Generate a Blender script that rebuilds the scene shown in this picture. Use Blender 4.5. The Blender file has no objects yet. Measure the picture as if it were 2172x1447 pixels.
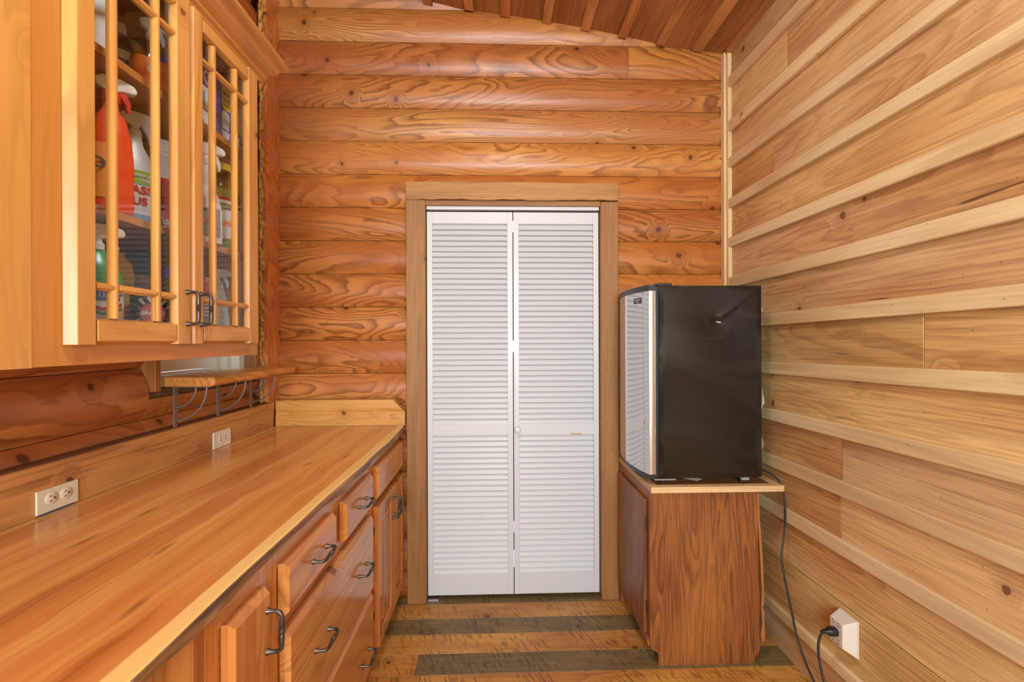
import bpy, math, random
from mathutils import Vector, Matrix
random.seed(7)
S = bpy.context.scene
COL = S.collection
PI = math.pi

# ------------------------------------------------------------------ camera
YAW, PITCH, ROLL, FPX, EYE = .032, -.001, -.0034, 965., 1.36
_f = Vector((math.sin(YAW), math.cos(YAW), 0)); _r = Vector((math.cos(YAW), -math.sin(YAW), 0)); _u = Vector((0, 0, 1))
FW = _f * math.cos(PITCH) + _u * math.sin(PITCH)
_u2 = -_f * math.sin(PITCH) + _u * math.cos(PITCH)
RT = _r * math.cos(ROLL) + _u2 * math.sin(ROLL)
UP = -_r * math.sin(ROLL) + _u2 * math.cos(ROLL)
cam_data = bpy.data.cameras.new('camera')
cam = bpy.data.objects.new('camera', cam_data); COL.objects.link(cam)
cam_data.sensor_width = 36; cam_data.lens = FPX * 36 / 2172; cam_data.clip_start = .02
m = Matrix((RT, UP, -FW)).transposed().to_4x4(); m.translation = (0, 0, EYE)
cam.matrix_world = m
S.camera = cam

def Y_at(px, X, py=722):
    """depth of the point that pixel column px shows on the plane x = X"""
    d = FW * FPX + RT * (px - 1086) + UP * (723.5 - py)
    return X / d.x * d.y

# ------------------------------------------------------------------ world, lights, exposure
w = bpy.data.worlds.new('sky'); S.world = w; w.use_nodes = True
w.node_tree.nodes['Background'].inputs[0].default_value = (.75, .86, 1, 1)
w.node_tree.nodes['Background'].inputs[1].default_value = 1.0
S.view_settings.view_transform = 'Standard'; S.view_settings.look = 'None'
S.view_settings.gamma = 1; S.view_settings.use_curve_mapping = False
S.cycles.max_bounces = 7; S.cycles.diffuse_bounces = 4; S.cycles.glossy_bounces = 3; S.cycles.caustics_reflective = False
S.cycles.adaptive_threshold = .02
S.view_settings.exposure = 0.30
LAMP_STRENGTH = 50; LAMP_COLOR = (.92, .985, 1, 1)
wl = bpy.data.lights.new('rear_window_daylight', 'AREA'); wl.shape = 'RECTANGLE'; wl.size = 1.5; wl.size_y = 1.3
wl.energy = 128; wl.color = (.89, .98, 1)
wlo = bpy.data.objects.new('rear_window_daylight', wl); COL.objects.link(wlo)
wlo.location = (0.05, -1.86, 1.55); wlo.rotation_euler = (PI / 2, 0, 0)

# ------------------------------------------------------------------ materials
def lin(c):
    c = c / 255
    return c / 12.92 if c <= .04045 else ((c + .055) / 1.055) ** 2.4
def rgb(r, g, b): return (lin(r), lin(g), lin(b), 1)
def soft(c, k=.95, g=1.06):
    l = .3 * c[0] + .6 * c[1] + .1 * c[2]
    return tuple(min(.95, max(.004, (l + (x - l) * k) * g * h)) for x, h in zip(c[:3], (.975, 1.025, .94))) + (1,)

class NT:
    def __init__(s, name):
        s.m = bpy.data.materials.new(name); s.m.use_nodes = True
        s.t = s.m.node_tree; s.n = s.t.nodes; s.l = s.t.links
        s.bsdf = s.n['Principled BSDF']
    def set(s, sock, v):
        if isinstance(v, bpy.types.NodeSocket): s.l.new(v, sock)
        else: sock.default_value = v
    def math(s, op, a, b=0., c=0., clamp=False):
        n = s.n.new('ShaderNodeMath'); n.operation = op; n.use_clamp = clamp
        for i, v in enumerate((a, b, c)): s.set(n.inputs[i], v)
        return n.outputs[0]
    def mix(s, f, a, b, blend='MIX'):
        n = s.n.new('ShaderNodeMix'); n.data_type = 'RGBA'; n.blend_type = blend
        s.set(n.inputs[0], f); s.set(n.inputs[6], a); s.set(n.inputs[7], b)
        return n.outputs[2]
    def rng(s, v, a, b, c=0., d=1.):
        n = s.n.new('ShaderNodeMapRange')
        for i, x in enumerate((v, a, b, c, d)): s.set(n.inputs[i], x)
        return n.outputs[0]
    def comb(s, x, y, z):
        n = s.n.new('ShaderNodeCombineXYZ')
        for i, v in enumerate((x, y, z)): s.set(n.inputs[i], v)
        return n.outputs[0]
    def noise(s, vec, scale, detail=2., rough=.5, dist=0.):
        n = s.n.new('ShaderNodeTexNoise'); s.set(n.inputs['Vector'], vec)
        n.inputs['Scale'].default_value = scale; n.inputs['Detail'].default_value = detail
        n.inputs['Roughness'].default_value = rough; n.inputs['Distortion'].default_value = dist
        return n.outputs[0]
    def voro(s, vec, scale, dim='2D'):
        n = s.n.new('ShaderNodeTexVoronoi'); n.voronoi_dimensions = dim; s.set(n.inputs['Vector'], vec)
        n.inputs['Scale'].default_value = scale
        return n.outputs['Distance'], n.outputs['Color']
    def bump(s, h, strength, dist=.002):
        n = s.n.new('ShaderNodeBump'); n.inputs['Strength'].default_value = strength; n.inputs['Distance'].default_value = dist
        s.set(n.inputs['Height'], h); s.l.new(n.outputs[0], s.bsdf.inputs['Normal'])
    def p(s, **k):
        for a, v in k.items(): s.set(s.bsdf.inputs[a.replace('_', ' ')], v)
        return s

def plain(name, col, rough=.5, metal=0., **k):
    t = NT(name); t.p(Base_Color=col, Roughness=rough, Metallic=metal)
    for a, v in k.items(): t.p(**{a: v})
    return t.m

FAM = dict(
 log=dict(base=rgb(180, 106, 52), alt=rgb(202, 134, 70), dark=rgb(106, 48, 18), ring=24, rmix=0.85, knot=0.55, ks=3.6, fibre=0.2, rough=.36, stretch=0.26, ns=3.4, bump=.12, nails=1),
 cab=dict(base=rgb(194, 128, 58), alt=rgb(206, 144, 72), dark=rgb(146, 80, 32), ring=14, rmix=0.5, knot=0.28, ks=3.0, fibre=.14, rough=0.38, stretch=.12, ns=4.0, bump=.04),
 base=dict(base=rgb(190, 114, 54), alt=rgb(208, 138, 74), dark=rgb(136, 68, 28), ring=14, rmix=0.5, knot=.22, ks=4.0, fibre=.16, rough=.17, stretch=.10, ns=6.0, bump=.03),
 oak=dict(base=rgb(168, 98, 42), alt=rgb(150, 84, 36), dark=rgb(82, 40, 15), ring=22, rmix=0.8, knot=0., ks=3., fibre=0.55, rough=.42, stretch=0.075, ns=6.4, bump=.08),
 raw=dict(base=rgb(220, 176, 122), alt=rgb(202, 146, 90), dark=rgb(132, 80, 40), ring=20, rmix=0.5, knot=0.42, ks=3.4, fibre=0.4, rough=.62, stretch=0.11, ns=4.4, bump=.3, nails=.6, crack=0.85),
 batten=dict(base=rgb(230, 198, 154), alt=rgb(218, 178, 130), dark=rgb(160, 112, 70), ring=9, rmix=0.3, knot=0.2, ks=2.4, fibre=.22, rough=.6, stretch=.05, ns=7., bump=.12, nails=.6),
 casing=dict(base=rgb(172, 122, 70), alt=rgb(158, 106, 58), dark=rgb(100, 64, 34), ring=5, rmix=0.3, knot=.10, ks=3., fibre=.35, rough=.6, stretch=.06, ns=7., bump=.25, nails=1),
 ceil=dict(base=rgb(178, 114, 60), alt=rgb(156, 94, 46), dark=rgb(92, 50, 24), ring=14, rmix=0.5, knot=.25, ks=3., fibre=.25, rough=.5, stretch=.10, ns=4.5, bump=.15),
 pine=dict(base=rgb(216, 152, 66), alt=rgb(192, 118, 48), dark=rgb(104, 56, 24), ring=14, rmix=0.4, knot=.40, ks=4., fibre=.25, rough=.42, stretch=.12, ns=5., bump=.1, saw=0.6, crack=0.5),
 grey=dict(base=rgb(122, 96, 62), alt=rgb(150, 120, 74), dark=rgb(60, 46, 32), ring=14, rmix=0.45, knot=.30, ks=4., fibre=.45, rough=.46, stretch=.07, ns=8., bump=.12, saw=0.6, crack=0.5),
 splash=dict(base=rgb(202, 138, 76), alt=rgb(176, 106, 54), dark=rgb(92, 50, 24), ring=14, rmix=0.6, knot=.40, ks=4.4, fibre=.25, rough=.36, stretch=.13, ns=6., bump=.08),
 pale=dict(base=rgb(218, 162, 88), alt=rgb(208, 146, 74), dark=rgb(136, 82, 36), ring=18, rmix=0.6, knot=.2, ks=3., fibre=.18, rough=.38, stretch=.09, ns=8., bump=.08),
 dark=dict(base=rgb(104, 72, 48), alt=rgb(92, 62, 42), dark=rgb(60, 40, 28), ring=6, rmix=.3, knot=.1, ks=3., fibre=.25, rough=.6, stretch=.08, ns=6., bump=.05),
)
for q in FAM.values():
    for k in ('base', 'alt', 'dark'): q[k] = soft(q[k])
_wood = {}
def W(fam, al='X', ac='Z'):
    key = (fam, al, ac)
    if key in _wood: return _wood[key]
    q = FAM[fam]
    t = NT('%s_wood_%s%s' % (fam, al.lower(), ac.lower()))
    tc = t.n.new('ShaderNodeTexCoord'); oi = t.n.new('ShaderNodeObjectInfo')
    sep = t.n.new('ShaderNodeSeparateXYZ'); t.l.new(tc.outputs['Object'], sep.inputs[0])
    ix = 'XYZ'.index
    third = [i for i in range(3) if i not in (ix(al), ix(ac))][0]
    a = t.math('MULTIPLY_ADD', oi.outputs['Random'], 37.3, sep.outputs[ix(al)])
    c = t.math('MULTIPLY_ADD', oi.outputs['Random'], 23.9, sep.outputs[ix(ac)])
    n = t.math('MULTIPLY_ADD', oi.outputs['Random'], 11.7, sep.outputs[third])
    v1 = t.comb(t.math('MULTIPLY', a, q['stretch']), c, n)
    jag = t.noise(t.comb(t.math('MULTIPLY', a, 7.), t.math('MULTIPLY', c, 34.), t.math('MULTIPLY', n, 34.)), 1., 2., .55)
    field = t.math('MULTIPLY_ADD', jag, q.get('jag', .035), t.noise(v1, q['ns'], 2.2, .5, .6))
    blot = t.noise(t.comb(t.math('MULTIPLY', a, .30), c, n), 5.2, 1.5, .5)
    fib = t.noise(t.comb(t.math('MULTIPLY', a, 5.), t.math('MULTIPLY', c, 130.), t.math('MULTIPLY', n, 130.)), 1., 2., .6)
    wob = t.noise(t.comb(a, c, n), 26., 2., .5)
    kd, kc = t.voro(t.comb(t.math('MULTIPLY_ADD', wob, .012, a), t.math('MULTIPLY_ADD', wob, .02, c), 0.), q['ks'])
    sk = t.n.new('ShaderNodeSeparateColor'); t.l.new(kc, sk.inputs[0])
    has = t.math('GREATER_THAN', sk.outputs[0], 1 - q['knot']) if q['knot'] > 0 else 0.
    kr = t.math('MULTIPLY_ADD', sk.outputs[1], .030 * q['ks'] / 4, .022 * q['ks'] / 4 + .008)
    mask = t.math('MULTIPLY', t.rng(t.math('SUBTRACT', kr, kd), -.004, .010), has)
    halo = t.math('MULTIPLY', t.math('SUBTRACT', 1., t.math('DIVIDE', kd, t.math('MULTIPLY', kr, 5.5)), clamp=True), has)
    halo2 = t.math('MULTIPLY', halo, halo)
    fr = t.math('FRACT', t.math('MULTIPLY', t.math('MULTIPLY_ADD', halo2, .34, field), q['ring']))
    rings = t.math('MULTIPLY', t.math('POWER', fr, 2.2), t.rng(fr, .86, 1., 1., 0.))
    rings = t.math('MULTIPLY', rings, t.rng(blot, .36, .60, .35, 1.3))
    col = t.mix(t.rng(blot, .38, .64), q['base'], q['alt'])
    col = t.mix(t.math('MULTIPLY', rings, q['rmix']), col, q['dark'])
    col = t.mix(t.math('MULTIPLY', t.rng(fib, .42, .72), q['fibre']), col, q['dark'])
    col = t.mix(t.math('MULTIPLY', halo2, .45), col, q['dark'])
    kcol = tuple(x * .30 for x in q['dark'][:3]) + (1,)
    kin = t.mix(t.rng(t.math('SUBTRACT', kr, kd), .006, .016), kcol, tuple(x * .8 for x in q['dark'][:3]) + (1,))
    col = t.mix(t.math('MULTIPLY', mask, .92), col, kin)
    if q.get('crack'):
        cn = t.noise(t.comb(t.math('MULTIPLY', a, 2.2), t.math('MULTIPLY', c, 30.), t.math('MULTIPLY', n, 4.)), 1., 3., .55, .2)
        cm = t.math('MULTIPLY', t.rng(cn, .685, .715), t.rng(blot, .46, .54))
        col = t.mix(t.math('MULTIPLY', cm, q['crack']), col, tuple(x * .35 for x in q['dark'][:3]) + (1,))
    if q.get('nails'):
        nd, nc = t.voro(t.comb(a, c, 0.), 8.5)
        sn = t.n.new('ShaderNodeSeparateColor'); t.l.new(nc, sn.inputs[0])
        nm = t.math('MULTIPLY', t.math('LESS_THAN', nd, .019), t.math('GREATER_THAN', sn.outputs[1], .5))
        col = t.mix(t.math('MULTIPLY', nm, .85 * q['nails']), col, (.02, .012, .008, 1))
    if q.get('saw'):
        sn = t.noise(t.comb(t.math('ADD', a, t.math('MULTIPLY_ADD', wob, .016, t.math('MULTIPLY', sep.outputs[ix(ac)], .38))), 0., t.math('MULTIPLY', c, .16)), 95., .6, .5)
        patch = t.noise(t.comb(a, c, 0.), 7., 2., .5)
        sw = t.math('MULTIPLY', t.rng(sn, .50, .64), t.rng(patch, .36, .56))
        col = t.mix(t.math('MULTIPLY', sw, q['saw']), col, q['dark'])
    col = t.mix(1., col, oi.outputs['Color'], 'MULTIPLY')
    t.p(Base_Color=col, Roughness=t.math('MULTIPLY_ADD', fib, .16, q['rough'] - .07))
    t.bump(fib, q['bump'] * .6, .0015)
    _wood[key] = t.m
    return t.m

def counter_mat():
    t = NT('oiled_cedar_slab')
    tc = t.n.new('ShaderNodeTexCoord'); sep = t.n.new('ShaderNodeSeparateXYZ'); t.l.new(tc.outputs['Object'], sep.inputs[0])
    x, y, z = sep.outputs
    wav = t.noise(t.comb(0., y, 0.), 3., 2.)
    xs = t.math('MULTIPLY_ADD', wav, .05, x)
    st = t.noise(t.comb(t.math('MULTIPLY', xs, 15.), t.math('MULTIPLY', y, .85), z), 1., 3., .55, .6)
    fine = t.noise(t.comb(t.math('MULTIPLY', xs, 120.), t.math('MULTIPLY', y, 4.), z), 1., 3., .6)
    col = t.mix(t.rng(st, .36, .60), rgb(224, 162, 88), rgb(202, 130, 66))
    col = t.mix(t.rng(st, .62, .74), col, rgb(170, 98, 48))
    col = t.mix(t.math('MULTIPLY', t.rng(fine, .45, .75), .22), col, rgb(140, 70, 30))
    kn, kc = t.voro(t.comb(t.math('MULTIPLY', xs, 5.), y, 0.), 1.9)
    sk = t.n.new('ShaderNodeSeparateColor'); t.l.new(kc, sk.inputs[0])
    km = t.math('MULTIPLY', t.rng(t.math('MULTIPLY_ADD', fine, .05, kn), .05, .12, 1., 0.), t.math('GREATER_THAN', sk.outputs[0], .55))
    col = t.mix(t.math('MULTIPLY', km, .6), col, rgb(122, 74, 46))
    edge = t.math('MULTIPLY_ADD', wav, .008, x)
    sap = t.math('MULTIPLY', t.rng(edge, -.5035, -.4995), .9)
    col = t.mix(sap, col, rgb(238, 198, 122))
    col = t.mix(t.math('MULTIPLY', t.rng(x, -1.108, -1.112), .85), col, rgb(226, 180, 108))
    t.p(Base_Color=col, Roughness=t.math('MULTIPLY_ADD', fine, .10, .17))
    t.bump(fine, .03, .001)
    return t.m

def glass_mat(name='clear_glass', tint=(.97, .98, .98, 1)):
    m = bpy.data.materials.new(name); m.use_nodes = True
    n, l = m.node_tree.nodes, m.node_tree.links
    n.remove(n['Principled BSDF'])
    tr = n.new('ShaderNodeBsdfTransparent'); tr.inputs[0].default_value = tint
    gl = n.new('ShaderNodeBsdfGlossy'); gl.inputs['Roughness'].default_value = .015
    # Schlick reflectance of one pane surface, the same from both sides
    ge = n.new('ShaderNodeNewGeometry'); dp = n.new('ShaderNodeVectorMath'); dp.operation = 'DOT_PRODUCT'
    l.new(ge.outputs['Normal'], dp.inputs[0]); l.new(ge.outputs['Incoming'], dp.inputs[1])
    def mt(op, a, b=0.):
        q = n.new('ShaderNodeMath'); q.operation = op
        for k_, v_ in enumerate((a, b)):
            if isinstance(v_, bpy.types.NodeSocket): l.new(v_, q.inputs[k_])
            else: q.inputs[k_].default_value = v_
        return q.outputs[0]
    f5 = mt('POWER', mt('SUBTRACT', 1., mt('ABSOLUTE', dp.outputs['Value'])), 5.)
    fac = mt('ADD', mt('MULTIPLY', f5, .96), .04)
    mx = n.new('ShaderNodeMixShader')
    l.new(fac, mx.inputs[0]); l.new(tr.outputs[0], mx.inputs[1]); l.new(gl.outputs[0], mx.inputs[2])
    l.new(mx.outputs[0], n['Material Output'].inputs[0])
    return m

def emis(name, col, st):
    t = NT(name); t.p(Base_Color=(.9, .9, .9, 1), Emission_Color=col, Emission_Strength=st); return t.m

M = dict(
 white=plain('white_semigloss_paint', rgb(206, 208, 210), .36),
 track=plain('white_painted_metal', rgb(214, 214, 216), .35),
 ivory=plain('ivory_plastic', rgb(214, 202, 176), .4),
 wplate=plain('white_plastic_plate', rgb(222, 212, 196), .4),
 slot=plain('black_slot', (.01, .01, .01, 1), .6),
 bluetape=plain('blue_tape', rgb(28, 78, 130), .5),
 bronze=plain('dark_bronze_metal', rgb(92, 84, 76), .42, .85),
 iron=plain('grey_painted_iron', rgb(112, 106, 102), .5, .3),
 steel=plain('galvanised_steel', rgb(168, 170, 172), .35, .8),
 brass=plain('brass_screw', rgb(206, 164, 84), .3, .9),
 glass=glass_mat(),
 rubber=plain('black_rubber', (.012, .012, .013, 1), .42),
 blackpl=plain('black_plastic', (.02, .022, .025, 1), .33),
 silver=plain('silver_door_skin', rgb(206, 206, 208), .06, .8),
 silver2=plain('silver_trim', rgb(206, 198, 190), .30, .9),
 slatgrey=plain('grey_white_blind', rgb(232, 232, 226), .5),
 sill=plain('weathered_white_paint', rgb(214, 216, 204), .6),
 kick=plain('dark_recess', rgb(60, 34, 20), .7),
 closet=plain('closet_shade', rgb(70, 66, 62), .9),
 wht=plain('white_bottle_plastic', rgb(226, 226, 228), .32),
 red=plain('red_plastic', rgb(206, 40, 34), .3), orange=plain('red_orange_plastic', rgb(238, 78, 34), .25),
 amber=plain('amber_liquid_plastic', rgb(206, 92, 24), .25), gold=plain('golden_print', rgb(246, 150, 60), .4),
 green=plain('green_plastic', rgb(66, 160, 82), .25), lime=plain('lime_label', rgb(140, 196, 40), .4),
 yellow=plain('yellow_plastic', rgb(236, 204, 40), .35), blue=plain('blue_plastic', rgb(46, 108, 178), .3),
 navy=plain('violet_blue_card', rgb(70, 76, 164), .45), olive=plain('olive_liquid', rgb(140, 138, 44), .2),
 rlabel=plain('red_label', rgb(186, 62, 76), .4), grey=plain('grey_plastic', rgb(140, 142, 146), .35),
 black=plain('black_label', rgb(34, 34, 40), .4), sky=plain('light_blue_label', rgb(120, 170, 210), .4),
 foam=None)
t = NT('golden_foam'); tc = t.n.new('ShaderNodeTexCoord')
fn = t.noise(tc.outputs['Object'], 70., 3., .6)
t.p(Base_Color=t.mix(t.rng(fn, .35, .65), rgb(132, 92, 30), rgb(214, 172, 84)), Roughness=.55); t.bump(fn, .8, .006); M['foam'] = t.m
t = NT('grey_bark_edge'); tc = t.n.new('ShaderNodeTexCoord')
mp = t.n.new('ShaderNodeMapping'); mp.inputs['Scale'].default_value = (30, 3.2, 60); t.l.new(tc.outputs['Object'], mp.inputs[0])
fn = t.noise(mp.outputs[0], 1., 4., .65)
c1 = t.mix(t.rng(fn, .36, .52), rgb(92, 70, 52), rgb(148, 112, 82))
t.p(Base_Color=t.mix(t.rng(fn, .55, .66), c1, rgb(196, 140, 80)), Roughness=.5); t.bump(fn, .5, .004); M['bark'] = t.m
t = NT('black_pebbled_steel'); tc = t.n.new('ShaderNodeTexCoord')
fn = t.noise(tc.outputs['Object'], 420., 2., .6)
t.p(Base_Color=(.011, .009, .007, 1), Roughness=.13); t.bump(fn, .035, .0005); M['fridge'] = t.m
t = NT('clear_film'); t.p(Base_Color=(.9, .9, .9, 1), Roughness=.15, Alpha=.16); M['film'] = t.m
M['counter'] = counter_mat()
M['lamp'] = emis('lamp_glass', LAMP_COLOR, LAMP_STRENGTH)

# ------------------------------------------------------------------ mesh helpers
class MB:
    def __init__(s): s.v = []; s.f = []
    def add(s, vs, fs):
        b = len(s.v); s.v += [tuple(v) for v in vs]; s.f += [tuple(i + b for i in f) for f in fs]; return s
    def box(s, x0, x1, y0, y1, z0, z1):
        return s.add([(x, y, z) for x in (x0, x1) for y in (y0, y1) for z in (z0, z1)],
                     [(0, 1, 3, 2), (4, 6, 7, 5), (0, 4, 5, 1), (2, 3, 7, 6), (0, 2, 6, 4), (1, 5, 7, 3)])
    def hexa(s, p):   # p: 8 corners, low ring then high ring
        return s.add(p, [(0, 3, 2, 1), (4, 5, 6, 7), (0, 1, 5, 4), (1, 2, 6, 5), (2, 3, 7, 6), (3, 0, 4, 7)])
    def prism(s, prof, axis, lo, hi, n=1, jit=None):
        """closed 2-D profile swept along an axis; profile pairs are the two other axes in xyz order"""
        k = len(prof); vs = []
        for j in range(n + 1):
            t_ = lo + (hi - lo) * j / n
            for (p, q) in prof:
                if jit: p, q = jit(p, q, t_)
                vs.append({'X': (t_, p, q), 'Y': (p, t_, q), 'Z': (p, q, t_)}[axis])
        fs = [(j * k + i, j * k + (i + 1) % k, (j + 1) * k + (i + 1) % k, (j + 1) * k + i) for j in range(n) for i in range(k)]
        fs += [tuple(range(k))[::-1], tuple(n * k + i for i in range(k))]
        return s.add(vs, fs)
    def lathe(s, c, prof, sx=1., sy=1., n=24, axis='Z', p=2.):
        vs = []
        for (r, h) in prof:
            for i in range(n):
                a = 2 * PI * i / n; ca, sa = math.cos(a), math.sin(a)
                e = 2 / p
                u = r * sx * math.copysign(abs(ca) ** e, ca); v = r * sy * math.copysign(abs(sa) ** e, sa)
                d = {'Z': (u, v, h), 'X': (h, u, v), 'Y': (u, h, v)}[axis]
                vs.append((c[0] + d[0], c[1] + d[1], c[2] + d[2]))
        k = len(prof)
        fs = [(j * n + i, j * n + (i + 1) % n, (j + 1) * n + (i + 1) % n, (j + 1) * n + i) for j in range(k - 1) for i in range(n)]
        fs += [tuple(range(n))[::-1], tuple((k - 1) * n + i for i in range(n))]
        return s.add(vs, fs)
    def tube(s, pts, r, n=8):
        pts = [Vector(p) for p in pts]; rr = r if isinstance(r, (list, tuple)) else [r] * len(pts)
        vs = []; ref = None
        for i, p in enumerate(pts):
            tn = (pts[min(i + 1, len(pts) - 1)] - pts[max(i - 1, 0)]).normalized()
            if ref is None: ref = Vector((0, 0, 1)) if abs(tn.z) < .9 else Vector((1, 0, 0))
            a = (ref - tn * ref.dot(tn)).normalized(); ref = a; b = tn.cross(a)
            for k in range(n):
                th = 2 * PI * k / n; vs.append(p + (a * math.cos(th) + b * math.sin(th)) * rr[i])
        m_ = len(pts)
        fs = [(j * n + i, j * n + (i + 1) % n, (j + 1) * n + (i + 1) % n, (j + 1) * n + i) for j in range(m_ - 1) for i in range(n)]
        fs += [tuple(range(n))[::-1], tuple((m_ - 1) * n + i for i in range(n))]
        return s.add(vs, fs)
    def build(s, name, mat, parent=None, bevel=0., smooth=False, color=None, seg=2):
        me = bpy.data.meshes.new(name); me.from_pydata(s.v, [], s.f); me.update()
        import bmesh
        bm = bmesh.new(); bm.from_mesh(me); bmesh.ops.recalc_face_normals(bm, faces=bm.faces); bm.to_mesh(me); bm.free()
        if mat: me.materials.append(mat)
        o = bpy.data.objects.new(name, me); COL.objects.link(o)
        if smooth:
            for f in me.polygons: f.use_smooth = True
        if bevel:
            md = o.modifiers.new('bevel', 'BEVEL'); md.width = bevel; md.segments = seg; md.limit_method = 'ANGLE'; md.angle_limit = .6
        if smooth:
            try:
                me.set_sharp_from_angle(angle=.7)
            except Exception: pass
        if color: o.color = tuple(color) + (1,)
        adopt(o, parent)
        return o

def adopt(o, parent):
    if parent is not None:
        o.parent = parent; o.matrix_parent_inverse = Matrix.Translation(-Vector(ORIG.get(parent.name, (0, 0, 0))))
ORIG = {}
def tag(o, label=None, cat=None, group=None, kind=None):
    if label: o['label'] = label
    if cat: o['category'] = cat
    if group: o['group'] = group
    if kind: o['kind'] = kind
    return o
def empty(name, loc=(0, 0, 0), parent=None):
    o = bpy.data.objects.new(name, None); COL.objects.link(o); o.empty_display_size = .05
    o.location = loc if parent is None else (0, 0, 0)
    if parent is None: ORIG[o.name] = tuple(loc)
    adopt(o, parent)
    return o
def thing(name, loc, label, cat, group=None): return tag(empty(name, loc), label, cat, group)
def copy_to(o, d, parent):
    c = o.copy(); COL.objects.link(c); adopt(c, parent); c.location = Vector(o.location) + Vector(d); return c
def tint(v=.1, base=1.):
    k = base * (1 + random.uniform(-v, v)); return (k, k * (1 + random.uniform(-v, v) * .35), k * (1 + random.uniform(-v, v) * .6))
def text(body, size, loc, mat, parent, rot=(PI / 2, 0, PI / 2), name='lettering', bold=0., ext=.0004):
    cu = bpy.data.curves.new(name, 'FONT'); cu.body = body; cu.size = size; cu.extrude = ext; cu.offset = bold
    cu.align_x = 'CENTER'; cu.align_y = 'CENTER'; cu.materials.append(mat)
    tmp = bpy.data.objects.new(name, cu); COL.objects.link(tmp)
    me = bpy.data.meshes.new_from_object(tmp.evaluated_get(bpy.context.evaluated_depsgraph_get()))
    bpy.data.objects.remove(tmp)
    me.name = name
    o = bpy.data.objects.new(name, me); COL.objects.link(o); adopt(o, parent)
    o.location = loc; o.rotation_euler = rot
    return o

# ------------------------------------------------------------------ floor
YB = 2.43            # seam line of the back log wall
YR = -1.8            # rear of the room
floor = tag(empty('floor', (0, 0, 0)), kind='structure')
MB().box(-1.3, 1.3, YR, 2.75, -.06, -.012).build('subfloor', M['kick'], floor)
rows = [(2.356, 2.60, [(-1.25, 1.25, 'grey')]), (2.235, 2.356, [(-1.25, 1.25, 'pine')]), (2.115, 2.235, [(-1.25, 1.25, 'grey')]),
        (1.985, 2.115, [(-1.25, 1.25, 'pine')]), (1.860, 1.985, [(-1.25, -.342, 'pine'), (-.342, 1.25, 'grey')])]
y = 1.860; i = 0
while y > YR:
    cut = random.uniform(-.9, .9); k1, k2 = (('pine', 'pine'), ('grey', 'pine'), ('pine', 'grey'))[i % 3]
    rows.append((max(y - .122, YR), y, [(-1.25, cut, k1), (cut, 1.25, k2)])); y -= .122; i += 1
for (y0, y1, ps) in rows:
    for (x0, x1, k) in ps:
        MB().box(x0 + .0006, x1 - .0006, y0 + .0006, y1 - .0006, -.012, 0).build('plank', W(k, 'X', 'Y'), floor, bevel=.0012, color=tint(.07))

# ------------------------------------------------------------------ back log wall
wall_back = tag(empty('wall_back', (0, 2.5, 0)), kind='structure')
def log_profile(z0, z1, depth, base, out=-1, n=10, zmax=None):
    """D-shaped log: flat back, round front; returns (normal-axis, z) pairs"""
    pts = []
    for k in range(n + 1):
        a = -1 + 2 * k / n; z = (z0 + z1) / 2 + a * (z1 - z0) / 2
        if zmax is not None: z = min(z, zmax)
        a2 = (z - (z0 + z1) / 2) * 2 / (z1 - z0)
        pts.append((base + out * depth * (1 - abs(a2) ** 2.3), z))
    pts += [(base - out * .10, pts[-1][1]), (base - out * .10, z0)]
    return pts
Z0, PITCHZ = 1.0135, .1753
def zc(x): return 2.898 + .161 * (1.205 - x)      # underside of the sloped ceiling
log_tone = {k: (.90, .80, .70) for k in range(-6, 0)}
log_tone.update({0: (1.0, .92, .80), 1: (.92, .80, .66), 2: (.95, .82, .66), 3: (.92, .80, .66), 4: (.90, .78, .60), 5: (.90, .78, .60),
            6: (.98, .86, .66), 7: (1.12, 1.16, 1.0), 8: (1.0, 1.06, 1.06), 9: (.90, .82, .72), 10: (.86, .74, .68), 11: (1.04, 1.06, .92), 12: (.98, .94, .8)})
right_tone = {3: (1.08, 1.02, .72), 4: (1.02, .90, .66), 5: (.84, .72, .60), 6: (1.0, .86, .62)}
DX0, DX1 = -.42, .585          # logs stop inside the door casing
for k in range(-6, 13):
    z0 = Z0 + k * PITCHZ; z1 = z0 + PITCHZ
    if z1 <= 0: continue
    z0 = max(z0, 0)
    pr = log_profile(z0 + .0012, z1 - .0012, .028, YB)
    segs = [(-1.30, DX0), (DX1, 1.30)] if k < 6 else [(-1.30, 1.30)]
    if k == 10: segs = [(-1.30, .704), (.704, 1.30)]
    if k == 11: segs = [(-1.30, .95)]
    if k == 12: segs = [(-1.30, -.1)]
    for j, (x0, x1) in enumerate(segs):
        c = log_tone[k]
        if j == 1: c = right_tone.get(k, (.98, .92, .8))
        if j == 1 and k == 10: c = (1.02, .98, .78)
        MB().prism(pr, 'X', x0 + (.001 if j else 0), x1).build('log', W('log', 'X', 'Z'), wall_back, smooth=True, color=c)
# gypsum-dark backing so that no light leaks between the logs
MB().box(-1.3, DX0, 2.53, 2.55, 0, 3.4).box(DX1, 1.3, 2.53, 2.55, 0, 3.4).box(DX0, DX1, 2.53, 2.55, 2.07, 3.4).build('backing', M['kick'], wall_back)
# the closet behind the louvred door, its darkness put into the lining colour
MB().box(-.9, 1.05, 2.95, 2.97, 0, 2.3).box(-.9, -.42, 2.55, 2.95, 0, 2.3).box(.6, 1.05, 2.55, 2.95, 0, 2.3).box(-.9, 1.05, 2.55, 2.97, 2.3, 2.32).build('closet_lining', M['closet'], wall_back)

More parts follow.
